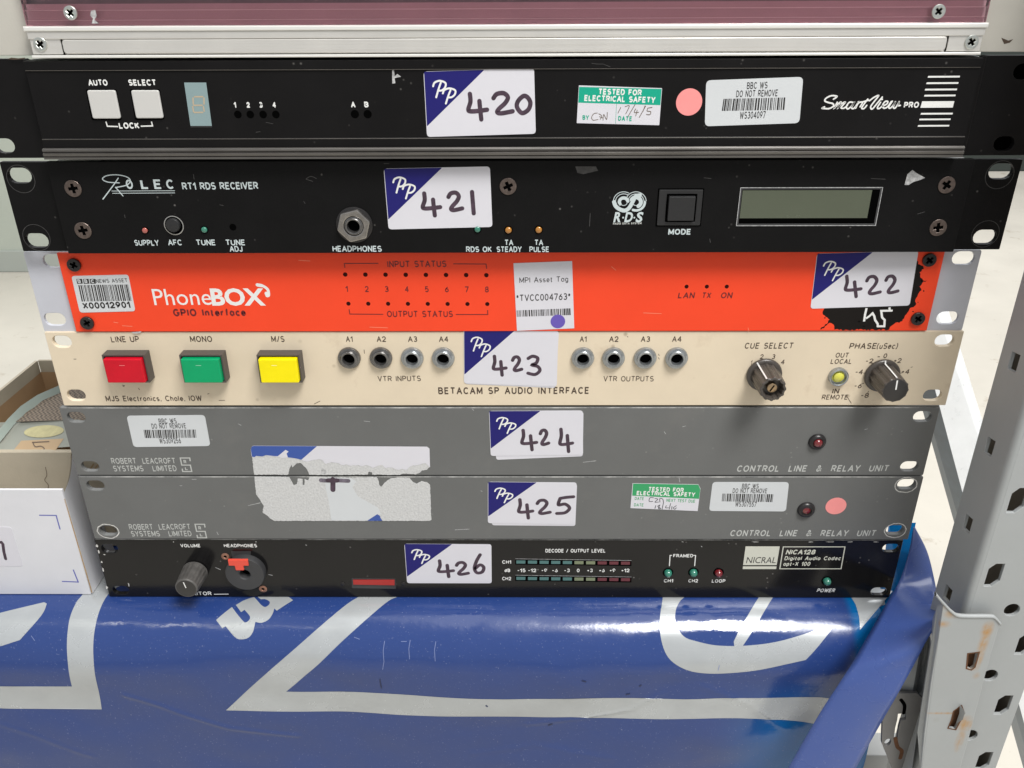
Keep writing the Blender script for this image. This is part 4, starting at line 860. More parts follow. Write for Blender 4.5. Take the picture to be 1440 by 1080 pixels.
def paneled(t, px, py, Y, dark=False):
    c = at(px, py, Y); k = pxmm(py, Y)
    b = lathe('led_bezel', [(12.5 * k, 0), (12.2 * k, .8), (10.5 * k, 1.8), (8 * k, 2.2), (6.8 * k, 2.0), (6.6 * k, 1.2)], c.x, c.z, Y, SCREWB, t, 30)
    lathe('red_led', [(6.6 * k, 1.0), (6.2 * k, 2.2), (4.4 * k, 3.1), (2 * k, 3.5), (.01, 3.6)] if not dark else [(6.4 * k, 1.0), (4 * k, 1.5), (.01, 1.7)], c.x, c.z, Y, LEDR, b, 24, smooth='all')
paneled(t, 1149, 621, Y)
strokes_px('fine_scratch', [[(664, 575), (666, 577)], [(934, 607), (936, 610)], [(960, 600), (964, 599)], [(512, 592), (520, 593)], [(1216, 604), (1220, 603)], [(820, 650), (838, 648)], [(335, 596), (339, 598)]], .8, Y, SCUFF, t)

x0, Y, zt = U[425]
t = thing('rack_unit', 'grey control line rack panel with sticker 425 and a pink dot', 'rack unit', (x0, 140, zt - 43.7), GROUP)
sp = [(134, 683), (152, 746.5), (1275, 681), (1258.5, 745.5)]
plate('front_panel', [rounded(rect(x0 - 241.3, zt - 43.7, x0 + 241.3, zt), .8)] + holes_px(sp, Y, 10.4, 6.8), Y, 3.2, GREY, t, bevel=.35)
for px, py in ((152, 747), (1259, 746), (1274, 682)):
    c = at(px, py, Y); rr = [(c.x + 6.3 * math.cos(a) * (1 + random.uniform(-.03, .03)), c.z + 5.0 * math.sin(a) * (1 + random.uniform(-.05, .05))) for a in [2 * math.pi * k / 30 for k in range(30)]]
    V, F = ribbon([(rr, True)], .55); mk('worn_paint_ring', [(a, Y - .03, b) for a, b, _ in V], F, CHIP, t)
chassis(t, x0, zt, Y + 3.2)
txt(t, 'ROBERT  LEACROFT', (182.5, 745), (268, 744.6), 7.4, Y, DIMPRINT, wt=.13); txt(t, 'SYSTEMS   LIMITED', (185.5, 754.5), (270, 754), 7.2, Y, DIMPRINT, wt=.13)
rlogo(t, (274.3, 737.2), Y)
txt(t, 'CONTROL  LINE  &  RELAY  UNIT', (1026, 754), (1229.5, 754), 8, Y, DIMPRINT, wt=.15, gap=.2, shear=.12)
lot(t, [(686, 677.5), (811, 678.5), (808.5, 737.5), (686, 735.5)], Y, [('4', 726.5, 700, 751.5, 731), ('2', 752.5, 701, 776, 725), ('5', 780.5, 696, 809, 724.5)], 5, below=[(687, 680), (811.5, 680.5), (809, 739.5), (692, 738.5)], label='newest sticker numbered 425')
low = PX(rough(tn([(92, 258), (345, 262), (360, 290), (375, 318), (400, 312), (405, 272), (440, 275), (442, 320), (452, 318), (455, 275), (480, 285), (490, 262), (600, 262), (790, 266), (975, 262), (988, 285), (995, 320), (1008, 333), (1035, 300), (1075, 272), (1130, 266), (1215, 268), (1235, 295), (1262, 310), (1300, 290), (1340, 300), (1362, 320), (1370, 545), (1372, 570), (1355, 577), (235, 577), (205, 560), (185, 540), (150, 515), (160, 470), (130, 420), (105, 385), (95, 300)]), 1.8, .35), Y)
st = plate('torn_sticker', [low], Y - .22, .26, TORN, t, bevel=0, label='lower half of a torn sticker')
sheet('glossy_paper', [PX(tn([(600, 268), (640, 262), (790, 268), (830, 290), (800, 330), (840, 400), (930, 450), (985, 480), (1010, 530), (985, 527), (905, 574), (650, 574), (640, 520), (628, 430), (610, 350)]), Y)], Y - .26, PAPERGREY, st)
sheet('blue_print', [PX(tn([(980, 528), (1000, 540), (1005, 556), (1018, 576), (908, 576)]), Y)], Y - .3, BLUEOLD, st)
strokes_px('marker_remains', [tn([(575, 283), (620, 286)]), tn([(700, 284), (770, 287)])], 6.5, Y, INKF, st, smooth=False, lift=.3)
strokes_px('marker_remains', [tn([(625, 284), (690, 284)]), tn([(660, 275), (660, 352)])], 7.2, Y, INK, st, smooth=False, lift=.31)
cs = [(889, 680.5), (984.5, 682), (981, 718.5), (887, 714.5)]
s = plate('safety_sticker', [PX([(889.5, 679.5), (982, 681), (985, 687), (984, 695), (981, 718.5), (886.5, 714.3)], Y)], Y - .18, .2, PAPER, t, bevel=0); Ys = Y - .18
sheet('green_band', [PX([(890.3, 680), (982, 681.5), (984.7, 688), (983, 701.5), (889, 697)], Ys)], Ys - .02, GREENPRINT2, s)
txt(s, 'TESTED FOR', (912, 690.8), (961, 692.3), 5.8, Ys, WHITE, wt=.2, gap=.12, lift=.05); txt(s, 'ELECTRICAL SAFETY', (895, 696.2), (977, 698.6), 5.6, Ys, WHITE, wt=.2, gap=.12, lift=.05)
txt(s, 'DATE', (892.5, 703), (905, 703.3), 4, Ys, GREENPRINT2, wt=.15); txt(s, 'DATE', (891.5, 712), (904.5, 712.3), 4, Ys, GREENPRINT2, wt=.15); txt(s, 'NEXT TEST DUE', (937, 705.5), (977, 707), 4, Ys, GREENPRINT2, wt=.15)
strokes_px('handwriting', [[(919, 700), (914, 700), (913, 705), (918, 705)], [(921, 701), (925, 702), (921, 706), (926, 706)], [(928, 706), (928, 701), (932, 702), (933, 707)], [(922, 711), (921, 715)], [(928, 710), (925, 712), (929, 715), (926, 715), (928, 710)], [(933, 707), (931, 716)], [(937, 711), (936, 714), (940, 714)], [(943, 708), (941, 716)], [(945, 712), (944.5, 716)], [(951, 711), (947, 714), (949, 716), (951, 714)]], 1, Ys, PENBLACK, s)
asset(t, [(1002, 677.8), (1109.5, 678), (1105, 719), (997, 718.3)], Y, 'WS307557', [(1016, 694), (1087.5, 695), (1086, 706), (1015, 705)], ((1044, 686.5), (1065.5, 686.5), 5.6), ((1031, 693), (1077, 693.3), 5.6), ((1034.5, 712), (1062, 712.5), 6), 'white barcode label reading WS307557')
cc = at(1175.5, 711.5, Y); plate('round_sticker', [circ(cc.x, cc.z, 14.5 * pxmm(711, Y), 40, rz=12.6 * pxmm(711, Y) * 1.1)], Y - .12, .15, PINK, t, bevel=0)
paneled(t, 1133.5, 716.5, Y, True)
strokes_px('fine_scratch', [[(270, 674), (276, 674)], [(253, 683), (256, 683)], [(349, 711), (366, 707)], [(676, 690), (678, 691)], [(955, 672), (956, 678)], [(305, 748), (307, 752)], [(640, 745), (660, 744)]], .8, Y, SCUFF, t)

# ================================================================== 426
x0, Y, zt = U[426]
t = thing('rack_unit', 'glossy black audio codec rack unit with sticker 426, lowest in the stack', 'rack unit', (x0, 140, zt - 43.7), GROUP)
sp = [(154, 771.5), (170, 830), (1253, 771), (1236, 832)]
plate('front_panel', [rounded(rect(x0 - 241.3, zt - 43.7, x0 + 241.3, zt), .8)] + holes_px(sp, Y, 10, 6.2), Y, 3, BLACK426, t, bevel=.35)
chassis(t, x0, zt, Y + 3)
def WT(s_, cx, by, w, cap=4.6, **k): return ctxt(t, s_, cx, by, w, cap, Y, WHITE, **dict(dict(wt=.17, gap=.13), **k))
WT('VOLUME', 268, 769.6, 27.5, 4.4); WT('HEADPHONES', 338.5, 769.6, 46.5, 4.4); txt(t, 'MONITOR', (257, 837.3), (298, 837), 4.8, Y, WHITE, wt=.17, gap=.13)
strokes_px('rule', [[(301, 835.6), (321.5, 835.4)]], 1.1, Y, WHITE, t, rnd=False)
WT('DECODE / OUTPUT LEVEL', 809, 777, 84, 4.8)
for s_, x, y in (('CH1', 712.5, 792.7), ('CH2', 712.5, 816)): WT(s_, x, y, 12.5, 4.5)
txt(t, 'dB', (709.5, 804.5), (717.5, 804.5), 4.5, Y, WHITE, wt=.22)
for s_, x in (('-15', 733.5), ('-12', 748.5), ('-9', 765.5), ('-6', 780.5), ('-3', 797.5), ('0', 813), ('+3', 829.7), ('+6', 846.5), ('+9', 861.3), ('+12', 879.5)): WT(s_, x, 804.6, {'0': 3.8}.get(s_, 11 if len(s_) == 3 else 7.5), 4.6)
for row, (ya, yb) in enumerate(((790.2, 791.8), (813.2, 815.0))):
    q = [(724.5, ya - 4), (888, ya - 3 + 1), (888, yb + 4), (724.5, ya + 3.6)]
    m_ = sheet('level_meter', [PX(q, Y)], Y - .03, HOLE, t)
    for i in range(10):
        xx = 732.5 + 16.35 * i; yy = ya + (yb - ya) * i / 9
        sheet('meter_segment', [PX([(xx - 6.4, yy - 2.2), (xx + 6.4, yy - 2.1), (xx + 6.2, yy + 2.3), (xx - 6.4, yy + 2.2)], Y)], Y - .06, BARG if i < 5 else BARY if i < 7 else BARR, m_)
    strokes_px('meter_edge', [[(724.5, ya - 4.4), (888, yb - 3.6)]], .6, Y, SCUFF, m_, rnd=False)
WT('FRAMED', 960.5, 783.8, 28, 4.4); WT('CH1', 939.8, 819, 13, 4.4); WT('CH2', 974.5, 819, 13.5, 4.4); WT('LOOP', 1010.3, 819.3, 19, 4.4); WT('POWER', 1160.5, 832.8, 25, 4.8, shear=.2)
strokes_px('bracket_line', [[(941.3, 796), (942.3, 781), (945, 781)], [(976.8, 796), (978.2, 781), (975, 781)]], 1.3, Y, WHITE, t, rnd=False, smooth=False)
for px, py, mt in ((939.3, 804, LEDG), (975, 803.5, LEDG), (1010.3, 804, LEDR), (1162.5, 815.5, LEDG)): led(t, px, py + 1, Y, 5.6, mt, h=1.1)
lot(t, [(568.5, 764.5), (691, 765.3), (691.5, 820), (572.5, 819.8)], Y, [('4', 613.5, 786, 640, 813.5), ('2', 639, 788.5, 661, 810.5), ('6', 664, 777.5, 683.5, 808)], 5, label='newest sticker numbered 426')
IV = mat('ivory_print', (.60, .60, .52, 1), .5)
sheet('logo_block', [PX([(1048.5, 768.3), (1096.5, 768.3), (1092.2, 794.6), (1045, 794.6)], Y)], Y - .03, IV, t); sheet('logo_bar', [PX([(1044.8, 796.4), (1092, 796.4), (1091.4, 800.2), (1044.3, 800.2)], Y)], Y - .03, IV, t)
txt(t, 'NICRAL', (1049, 791.8), (1090.5, 791.8), 8.4, Y, BLACKPRINT, style='b', wt=0, shear=.08, lift=.06)
strokes_px('name_frame', [['c', (1101.5, 769), (1188.2, 769), (1182.7, 799.8), (1096.6, 799.8)]], 1.4, Y, IV, t, rnd=False, smooth=False)
strokes_px('name_frame', [[(1101.5, 769), (1188.2, 769), (1182.7, 799.8), (1096.6, 799.8), (1101.5, 769)]], 1.4, Y, IV, t, rnd=False, smooth=False) if False else None
txt(t, 'NICA128', (1104.5, 779.6), (1145.5, 779.6), 6.2, Y, IV, wt=.18, shear=.15, gap=.12); txt(t, 'Digital Audio Codec', (1102.5, 787.8), (1181.5, 787.8), 5.2, Y, IV, wt=.17, shear=.12); txt(t, 'apt-X 100', (1101, 795.8), (1138.5, 795.8), 5.4, Y, IV, wt=.17, shear=.12)
# red display window
sheet('display_window', [PX([(494.5, 813), (556, 813.5), (556.5, 828), (495, 827)], Y)], Y - .03, BTNGREY, t)
dsp = plate('red_filter', [PX([(496.5, 815), (555, 815), (555, 822.5), (497, 821.5)], Y)], Y - .5, .45, REDWIN, t, bevel=.1)
for px, py in ((482, 820.5), (567.5, 820.5)): lathe('window_rivet', [(1.3, 0), (1.2, .5), (.6, .8), (.01, .85)], at(px, py, Y).x, at(px, py, Y).z, Y, SCREWB, t, 14)
# volume knob
c = at(275, 803, Y); k = lathe('control_knob', [(7.6, .6), (7.6, 1.4), (7.2, 1.6), (7, 1.6)], c.x, c.z, Y, KNOBG, t, 40, label='grey fluted volume knob')
fl = lambda a, h_: 1 - .035 * (math.cos(a * 18) < -.1) if h_ < 15.2 else 1
lathe('knob_body', [(7.5, 1.5), (7.6, 2.5), (7.2, 8), (6.7, 15), (6.7, 15.5), (6.3, 16.1), (5.7, 16.2)], c.x, c.z, Y, KNOBG, k, 108, mod=fl)
lathe('knob_cap', [(5.9, 15.8), (5.8, 16.2), (5.4, 16.35), (.01, 16.4)], c.x, c.z, Y, CAP, k, 40)
V, F = ribbon([([(c.x - .7, c.z + 4.9), (c.x + .1, c.z + .6)], False)], .65); mk('pointer_line', [(a, Y - 16.45, b) for a, b, _ in V], F, WHITE, k)
# headphone connector
c = at(347, 801.5, Y); k = pxmm(800, Y)
h = lathe('headphone_socket', [(27.6 * k, 0), (27.6 * k, 3.6), (26.8 * k, 4.4), (24 * k, 4.5), (9 * k, 4.45), (7.6 * k, 3.9), (6.4 * k, -1)], c.x, c.z, Y, BTNGREY, t, 48)
sheet('socket_bore', [circ(c.x, c.z, 7 * k, 20)], Y - .2, HOLE, h)
lx = c.x - 5 * k
plate('release_latch', [rounded([(lx - 14 * k, c.z + 17 * k), (lx - 6 * k, c.z + 17 * k), (lx - 5.4 * k, c.z + 9 * k), (lx + 6 * k, c.z + 9 * k), (lx + 6 * k, c.z + 17 * k), (lx + 13.5 * k, c.z + 17 * k), (lx + 13.5 * k, c.z + 27 * k), (lx - 14 * k, c.z + 27 * k)], .3)], Y - 5.4, 1.6, LATCH, h, bevel=.3)
sheet('latch_slot', [PX([(325, 775), (353, 775), (352, 784), (327, 786)], Y)], Y - .03, BTNGREY, h)
for px, py in ((317, 782.5), (370, 828)):
    c = at(px, py, Y); rv = lathe('rivet', [(2.5, 0), (2.5, .3), (2.1, .55), (1.1, .5), (.9, .1)], c.x, c.z, Y, COPPER, t, 24); sheet('rivet_hole', [circ(c.x, c.z, 1, 12)], Y - .12, HOLE, rv)
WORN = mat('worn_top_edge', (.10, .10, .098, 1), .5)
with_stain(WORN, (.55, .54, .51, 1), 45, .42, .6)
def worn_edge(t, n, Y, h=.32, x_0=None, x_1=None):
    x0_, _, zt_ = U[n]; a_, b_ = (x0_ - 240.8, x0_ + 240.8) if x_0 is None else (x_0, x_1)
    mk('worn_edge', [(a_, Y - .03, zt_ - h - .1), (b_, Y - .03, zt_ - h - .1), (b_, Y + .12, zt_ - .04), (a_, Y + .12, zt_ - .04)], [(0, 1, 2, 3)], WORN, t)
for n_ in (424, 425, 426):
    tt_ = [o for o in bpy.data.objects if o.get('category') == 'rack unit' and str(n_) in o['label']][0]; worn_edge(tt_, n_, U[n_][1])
# chipped paint along edges
def chips(t, pts, Y, n0=.5):
    for (px, py, w, h) in pts:
        n = 9; c = at(px, py, Y); k = pxmm(py, Y)
        sheet('paint_chip', [[(c.x + w * k * .5 * math.cos(a) * random.uniform(.5, 1.1), c.z + h * k * .5 * math.sin(a) * random.uniform(.5, 1.1)) for a in [2 * math.pi * i / n for i in range(n)]]], Y - .03, CHIP, t)
chips(t, [(136.5, 768, 4, 6), (139, 776, 3, 7), (143, 790, 3, 4), (145, 801, 3, 8), (147, 780, 4, 2), (150, 826, 4, 7), (181, 822, 2, 7), (1196, 762, 10, 1.2), (1140, 762, 9, 1.5), (1062, 762, 12, 1.3), (1168, 762, 16, 1.2), (1232, 762, 9, 1.3), (960, 762, 5, 1), (244, 762, 3, 1.4), (360, 762, 3, 1.2)], Y)
strokes_px('fine_scratch', [[(303, 798), (310, 801)], [(378, 808), (383, 809)], [(430, 766), (431, 767)], [(986, 768), (987, 769)]], .9, Y, SCUFF, t)

# ================================================================== VINYL BANNER over the shelf edge
RV, YV, ZV = 33.0, 3.0, -267.0
def prof(s):
    """arc length -> (Y, Z, normal Y, normal Z); s < 0 is the flat part on the shelf"""
    if s < 0: return (YV - s, ZV, 0, 1)
    a = s / RV
    if a < math.pi / 2: return (YV - RV * math.sin(a), ZV - RV + RV * math.cos(a), -math.sin(a), math.cos(a))
    d = s - RV * math.pi / 2
    return (YV - RV + .0 * d, ZV - RV - d, -1, 0)
CREASES = [([(-232, 68), (-196, 86), (-172, 96), (-130, 104)], 2.0, 2.6), ([(15, 93), (48, 88), (78, 80), (98, 66)], 1.3, 2.4), ([(-76, 30), (-76, 66)], .3, 1.6), ([(-330, 84), (-296, 98), (-262, 120)], 1.0, 3), ([(120, 60), (150, 74), (176, 96)], 1.0, 3.5), ([(-20, 120), (20, 112), (70, 122)], .8, 4)]
def vdisp(x, s):
    d = .55 * math.sin(x * .021 + .8) * min(1, max(0, s - 20) / 60) + .5 * math.sin(x * .047 + s * .03) * min(1, max(0, s - 30) / 50)
    d += 1.6 * math.sin(x * .012 - .9) * min(1, max(0, s - 40) / 60)
    d += (2.4 * mnoise.noise(Vector((x * .011, s * .022, 0))) + .7 * mnoise.noise(Vector((x * .035, s * .05, 3)))) * min(1, max(0, s - 8) / 50)
    for pl, h, w in CREASES:
        best = 1e9; sg = 1
        for (ax, as_), (bx, bs) in zip(pl, pl[1:]):
            dx, ds = bx - ax, bs - as_; tt = max(0, min(1, ((x - ax) * dx + (s - as_) * ds) / (dx * dx + ds * ds)))
            ex, es = x - ax - dx * tt, s - as_ - ds * tt; q = math.hypot(ex, es)
            if q < best: best = q; sg = 1 if dx * es - ds * ex > 0 else -1
        if best < w: d += h * .32 * (1 - best / w) ** 1.3
    return d
def vp(x, s, off=0):
    y, z, ny, nz = prof(s); d = vdisp(x, s) + off
    return (x, y + ny * d, z + nz * d)
def vinv(px, py):
    """photo pixel -> (x, arc length) on the undisturbed sheet"""
    d = ray(px, py)
    def f(s): y, z, _, _ = prof(s); return (y - CAM.y) * d.z - (z - CAM.z) * d.y
    s0 = -60.0; f0 = f(s0)
    while s0 < 400:
        s1 = s0 + 2; f1 = f(s1)
        if f0 * f1 <= 0:
            for _ in range(20):
                mid = (s0 + s1) / 2
                if f(mid) * f0 > 0: s0 = mid
                else: s1 = mid
            break
        s0, f0 = s1, f1
    y = prof(s0)[0]; tt = (y - CAM.y) / d.y
    return (CAM.x + d.x * tt, s0)
t = thing('vinyl_banner', 'glossy blue vinyl banner with silver lettering draped over the shelf edge', 'banner', (0, 100, -267))
XA, XB = -420, 231
xs = [XA + i * 1.6 for i in range(int((XB - XA) / 1.6) + 1)]
ss = [-300, -200, -120] + [-80 + 10 * i for i in range(8)] + [i * 1.2 for i in range(0, 144)] + [175, 190, 215, 250]
V = [vp(x, s) for s in ss for x in xs]; n = len(xs)
F = [(j * n + i, (j + 1) * n + i, (j + 1) * n + i + 1, j * n + i + 1) for j in range(len(ss) - 1) for i in range(n - 1)]
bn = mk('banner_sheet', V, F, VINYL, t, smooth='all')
def vprint(name, pts, mt=SILVER, off=.12):
    """fills a polygon given in photo pixels with strips that follow the curved sheet"""
    P = [vinv(*p) for p in pts]
    ys = sorted(set([round(p[1], 4) for p in P])); lev = []
    for a, b in zip(ys, ys[1:]):
        k = max(1, int((b - a) / 1.2)); lev += [a + (b - a) * i / k for i in range(k)]
    lev.append(ys[-1]); V, F = [], []
    for a, b in zip(lev, lev[1:]):
        m_ = (a + b) / 2; cr = []
        for (x1, y1), (x2, y2) in zip(P, P[1:] + P[:1]):
            if (y1 - m_) * (y2 - m_) < 0:
                g = lambda y: x1 + (x2 - x1) * (y - y1) / (y2 - y1)
                cr.append((g(m_), g(a), g(b)))
        cr.sort()
        for l_, r_ in zip(cr[::2], cr[1::2]):
            k = max(1, int((r_[0] - l_[0]) / 2.5)); o = len(V)
            for i in range(k + 1):
                u = i / k; V.append(vp(l_[1] + (r_[1] - l_[1]) * u, a, off)); V.append(vp(l_[2] + (r_[2] - l_[2]) * u, b, off))
            F += [(o + 2 * i, o + 2 * i + 1, o + 2 * i + 3, o + 2 * i + 2) for i in range(k)]
    o = mk(name, V, F, mt, bn, smooth='all')
    return o
def sm(pts, n=5): return smooth_line(pts, n)
vprint('silver_lettering', sm([(200, 812), (165, 826), (150, 839), (138, 865), (132, 900), (134, 940), (144, 996)]) + [(0, 994), (0, 965), (102, 964)] + sm([(102, 964), (96, 930), (94.5, 900), (98, 870), (107, 848), (114, 839), (128, 822), (150, 806)])[1:])
vprint('silver_lettering', sm([(0, 862), (20, 857), (62, 847)]) + sm([(66, 849), (58, 866), (28, 900)]) + [(0, 909)])
vprint('silver_lettering', sm([(516, 830), (505, 839), (480, 856), (400, 925), (318, 998)]) + sm([(318, 998), (400, 1001), (480, 1005), (560, 1008), (610, 1008), (700, 1007), (780, 1009), (900, 1010), (1000, 1008), (1060, 1009), (1120, 1014), (1150, 1018)])[1:] + [(1172, 984)] +
       sm([(1155, 982), (1040, 981), (960, 983), (870, 982), (760, 981), (660, 981), (560, 978), (480, 976), (402, 974)]) + sm([(402, 974), (440, 942), (480, 903), (540, 850), (560, 839), (580, 828)])[1:])
def um(pts): return [(285 + x / 7.385, 830 + y / 7.385) for x, y in pts]
vprint('silver_monogram', um([(140, 310), (305, 175)]) + um(sm([(305, 175), (360, 250), (420, 320), (450, 335), (485, 310), (490, 270), (435, 205)], 4)[1:]) + um([(400, 230), (345, 155), (420, 110), (500, 80), (535, 72)]) +
       um(sm([(535, 72), (570, 110), (610, 155), (650, 175), (690, 150), (695, 120), (650, 95), (605, 97)], 4)[1:]) + um([(570, 70), (700, 60), (895, 72), (940, 105), (770, 215), (745, 190)]) + um(sm([(745, 190), (725, 250), (680, 310), (610, 340), (550, 330)], 4)[1:]) + um(sm([(545, 345), (525, 430), (480, 490), (410, 510), (340, 490), (240, 375)], 4)) + um([(205, 395)]))
vprint('silver_lettering', sm([(928, 826), (932, 839), (928, 870), (930, 900), (940, 925), (960, 940), (985, 947), (1020, 948), (1070, 942), (1133, 928)]) + [(1170, 884), (1168, 880), (1162, 880)] + sm([(1160, 881), (1130, 892), (1090, 903), (1050, 908), (1010, 908), (980, 902), (962, 895), (951, 878), (950, 860), (956, 846), (966, 837), (975, 826)]))
vprint('silver_lettering', [(1074, 826), (1095, 826), (1088, 839), (1070, 868), (1045, 908), (1033, 910), (1032, 902), (1040, 885), (1068, 839)], off=.2)
vprint('silver_lettering', [(1185, 826), (1260, 826), (1248, 840), (1238, 852), (1209, 886), (1208, 868), (1203, 850), (1196, 839)])
def vline(pts, w, mt=None, name='surface_scratch'):
    for a, b in zip(pts, pts[1:]):
        d = Vector((b[0] - a[0], b[1] - a[1])); nn = Vector((-d.y, d.x)).normalized() * w / 2
        vprint(name, [(a[0] + nn.x, a[1] + nn.y), (b[0] + nn.x, b[1] + nn.y), (b[0] - nn.x, b[1] - nn.y), (a[0] - nn.x, a[1] - nn.y)], mt or SCRATCH, off=.16)
SCRATCH = mat('pale_scratch_in_vinyl', (.16, .2, .38, 1), .5)
for p in ([(541, 901), (539, 915), (540, 930), (538, 942)], [(577, 900), (575, 912), (576, 927)], [(613, 902), (611, 914), (612, 930)], [(44, 894), (49, 901)], [(498, 896), (506, 899)], [(564, 902), (572, 902)], [(1012, 936), (1010, 944)]): vline(p, .9)
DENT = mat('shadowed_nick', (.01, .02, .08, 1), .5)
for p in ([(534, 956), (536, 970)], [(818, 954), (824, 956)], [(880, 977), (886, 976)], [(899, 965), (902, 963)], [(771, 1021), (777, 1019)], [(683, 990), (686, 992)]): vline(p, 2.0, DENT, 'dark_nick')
# folded end strip that hangs diagonally in front of the shelf end
L_ = [(1284.5, 742, 16), (1279, 775, 12), (1266, 815, 2), (1249, 845, -14), (1224, 890, -34), (1202, 928, -46), (1183, 955, -50), (1160, 990, -52), (1140, 1025, -54), (1107, 1082, -56), (1078, 1130, -58)]
R_ = [(1286, 742, 18), (1303, 775, 16), (1313, 812, 4), (1319, 845, -22), (1321, 868, -46), (1301, 905, -56), (1283, 938, -58), (1260, 978, -60), (1238, 1018, -60), (1203, 1082, -62), (1174, 1130, -64)]
def sm3(P, n=5):
    a = smooth_line([(p[0], p[1]) for p in P], n); b = smooth_line([(p[2], 0) for p in P], n); return [at(x, y, z[0]) for (x, y), z in zip(a, b)]
la, ra = sm3(L_), sm3(R_); V, F = [], []; n = 11
for i, (a, b) in enumerate(zip(la, ra)):
    for k in range(n):
        u = k / (n - 1); p = a.lerp(b, u); w = (b - a).length
        p = p + Vector((0, -1, .25)) * (w * .05 * math.sin(math.pi * u)) + Vector((0, 1, 0)) * (.35 * math.sin(i * .35 + u * 5) + .3 * math.sin(i * .13 + u * 2))
        V.append(tuple(p))
F = [(i * n + k, i * n + k + 1, (i + 1) * n + k + 1, (i + 1) * n + k) for i in range(len(la) - 1) for k in range(n - 1)]
o = mk('folded_strip', V, F, VINYLB, t, smooth='all')
md = o.modifiers.new('thickness', 'SOLIDIFY'); md.thickness = .0004
# cyan underside seen between the units and the strip
Vb, Fb = [], []
q = [(1286, 744, 22), (1262, 762, 24), (1266, 775, 14), (1254, 805, 8), (1240, 838, 0), (1236, 858, -10), (1262, 830, -6), (1276, 796, 8)]
CY = mat('cyan_vinyl_face', (.0, .17, .47, 1), .2)
a = [at(1250, 735, 40), at(1288, 735, 34), at(1236, 842, 6), at(1268, 842, 4), at(1225, 880, -16), at(1250, 880, -18)]
mk('cyan_underside', [tuple(p) for p in a], [(0, 1, 3, 2), (2, 3, 5, 4)], CY, t)

# ================================================================== WHITE CARD BOX (left) and GREY BOX behind it
t = thing('card_box', 'white open card box with blue corner marks and a handwritten sticker', 'box', (-330, 20, -266.6))
xr, zb, zt, yf, yb = -252.3, -259.9, -185.0, -3.0, 40.0; xl = -400
zb = -266.4; th = 1.6; yf = -9
# recompute the front plane so that its lower edge sits on the banner
P0 = atz(128, 835, -266.2); yf = P0.y; xr = P0.x
zt = at(86, 689, yf).z; zt2 = at(86, 689, yf).z
fr = mk('front_wall', [(xl, yf, zb), (xr, yf, zb), (at(87, 689, yf).x, yf, zt), (xl, yf, zt), (xl, yf + th, zb), (xr, yf + th, zb), (at(87, 689, yf).x, yf + th, zt), (xl, yf + th, zt)],
   [(0, 1, 2, 3), (7, 6, 5, 4), (1, 5, 6, 2), (3, 2, 6, 7), (0, 4, 5, 1)], CARDW, t)
yback = atz(50, 636, zt).y
rw = [(xr + .6, yf + .2, zb), (at(88, 700, yf).x, yf + .2, zt - 4.2), (xr + .6 - 4, yback, zb), (at(102, 637, yback).x - .3, yback, zt)]
# right wall: bulging white outside with a brown inside
V, F = [], []; n = 9
for j in range(n):
    v = j / (n - 1)
    for i in range(n):
        u = i / (n - 1)
        x = (rw[0][0] * (1 - v) + rw[1][0] * v) * (1 - u) + (rw[2][0] * (1 - v) + rw[3][0] * v) * u + 1.2 * math.sin(math.pi * u)
        y = yf + .2 + (yback - yf) * u; z0_ = zb; z1_ = rw[1][2] * (1 - u) + rw[3][2] * u - 2.0 * math.sin(math.pi * u)
        V.append((x, y, z0_ + (z1_ - z0_) * v))
F = [(j * n + i, j * n + i + 1, (j + 1) * n + i + 1, (j + 1) * n + i) for j in range(n - 1) for i in range(n - 1)]
mk('side_wall', V, F, CARDW, t, smooth='all')
mk('side_wall_lining', [(x - .8, y, z - .3) for x, y, z in V], [f[::-1] for f in F], CARDG, t, smooth='all')
m0, m1 = Vector(rw[0]), Vector(rw[1])
mk('torn_seam', [(m0.x - .1, yf - .03, zb + 1), (m0.x + .55, yf + .1, zb + 1), (m1.x + 1.2, yf + .1, m1.z - 2), (m1.x + .55, yf - .03, m1.z - 2)], [(0, 1, 2, 3)], KRAFT, t)
box('back_wall', xl, yback, zb, rw[3][0], yback + 1.6, zt, CARDG, t, bev=.4)
strokes_px('crack_line', [[(64, 657), (66, 668), (63, 675), (68, 682), (67, 690)]], 1.0, yback, PEN, t, lift=.1)
box('bottom_wall', xl, yf + th, zb, xr - 3, yback, zb + 1.2, CARDG, t)
strokes_px('corner_mark', [[(55, 724.5), (79, 724.8), (84.5, 744.5)]], 1.8, yf, BLUELINE, fr, smooth=False, rnd=False); strokes_px('corner_mark', [[(103, 801), (110, 818.5), (87, 817.5)]], 1.8, yf, BLUELINE, fr, smooth=False, rnd=False)
cst = [(-50, 740), (16, 741), (33, 796), (-50, 797)]
s = sticker(fr, cst, yf, PAPER, 2, 'box_sticker')
strokes_px('handwritten_digit', [[(-8, 763), (2, 762.5), (4, 765), (5.5, 776), (8, 786)]], 4.3, yf - .18, INK, s, smooth=False)

t = thing('grey_board_box', 'open grey board box with brown lining behind the white box', 'box', (-330, 120, -266.6))
zr = -170.; c0 = atz(53, 507, zr); xl2 = c0.x; yb2 = c0.y; yf2 = yback + 6
w2 = 5.5; zb = -266.3
def wall2(name, pts, mt, inner): pass
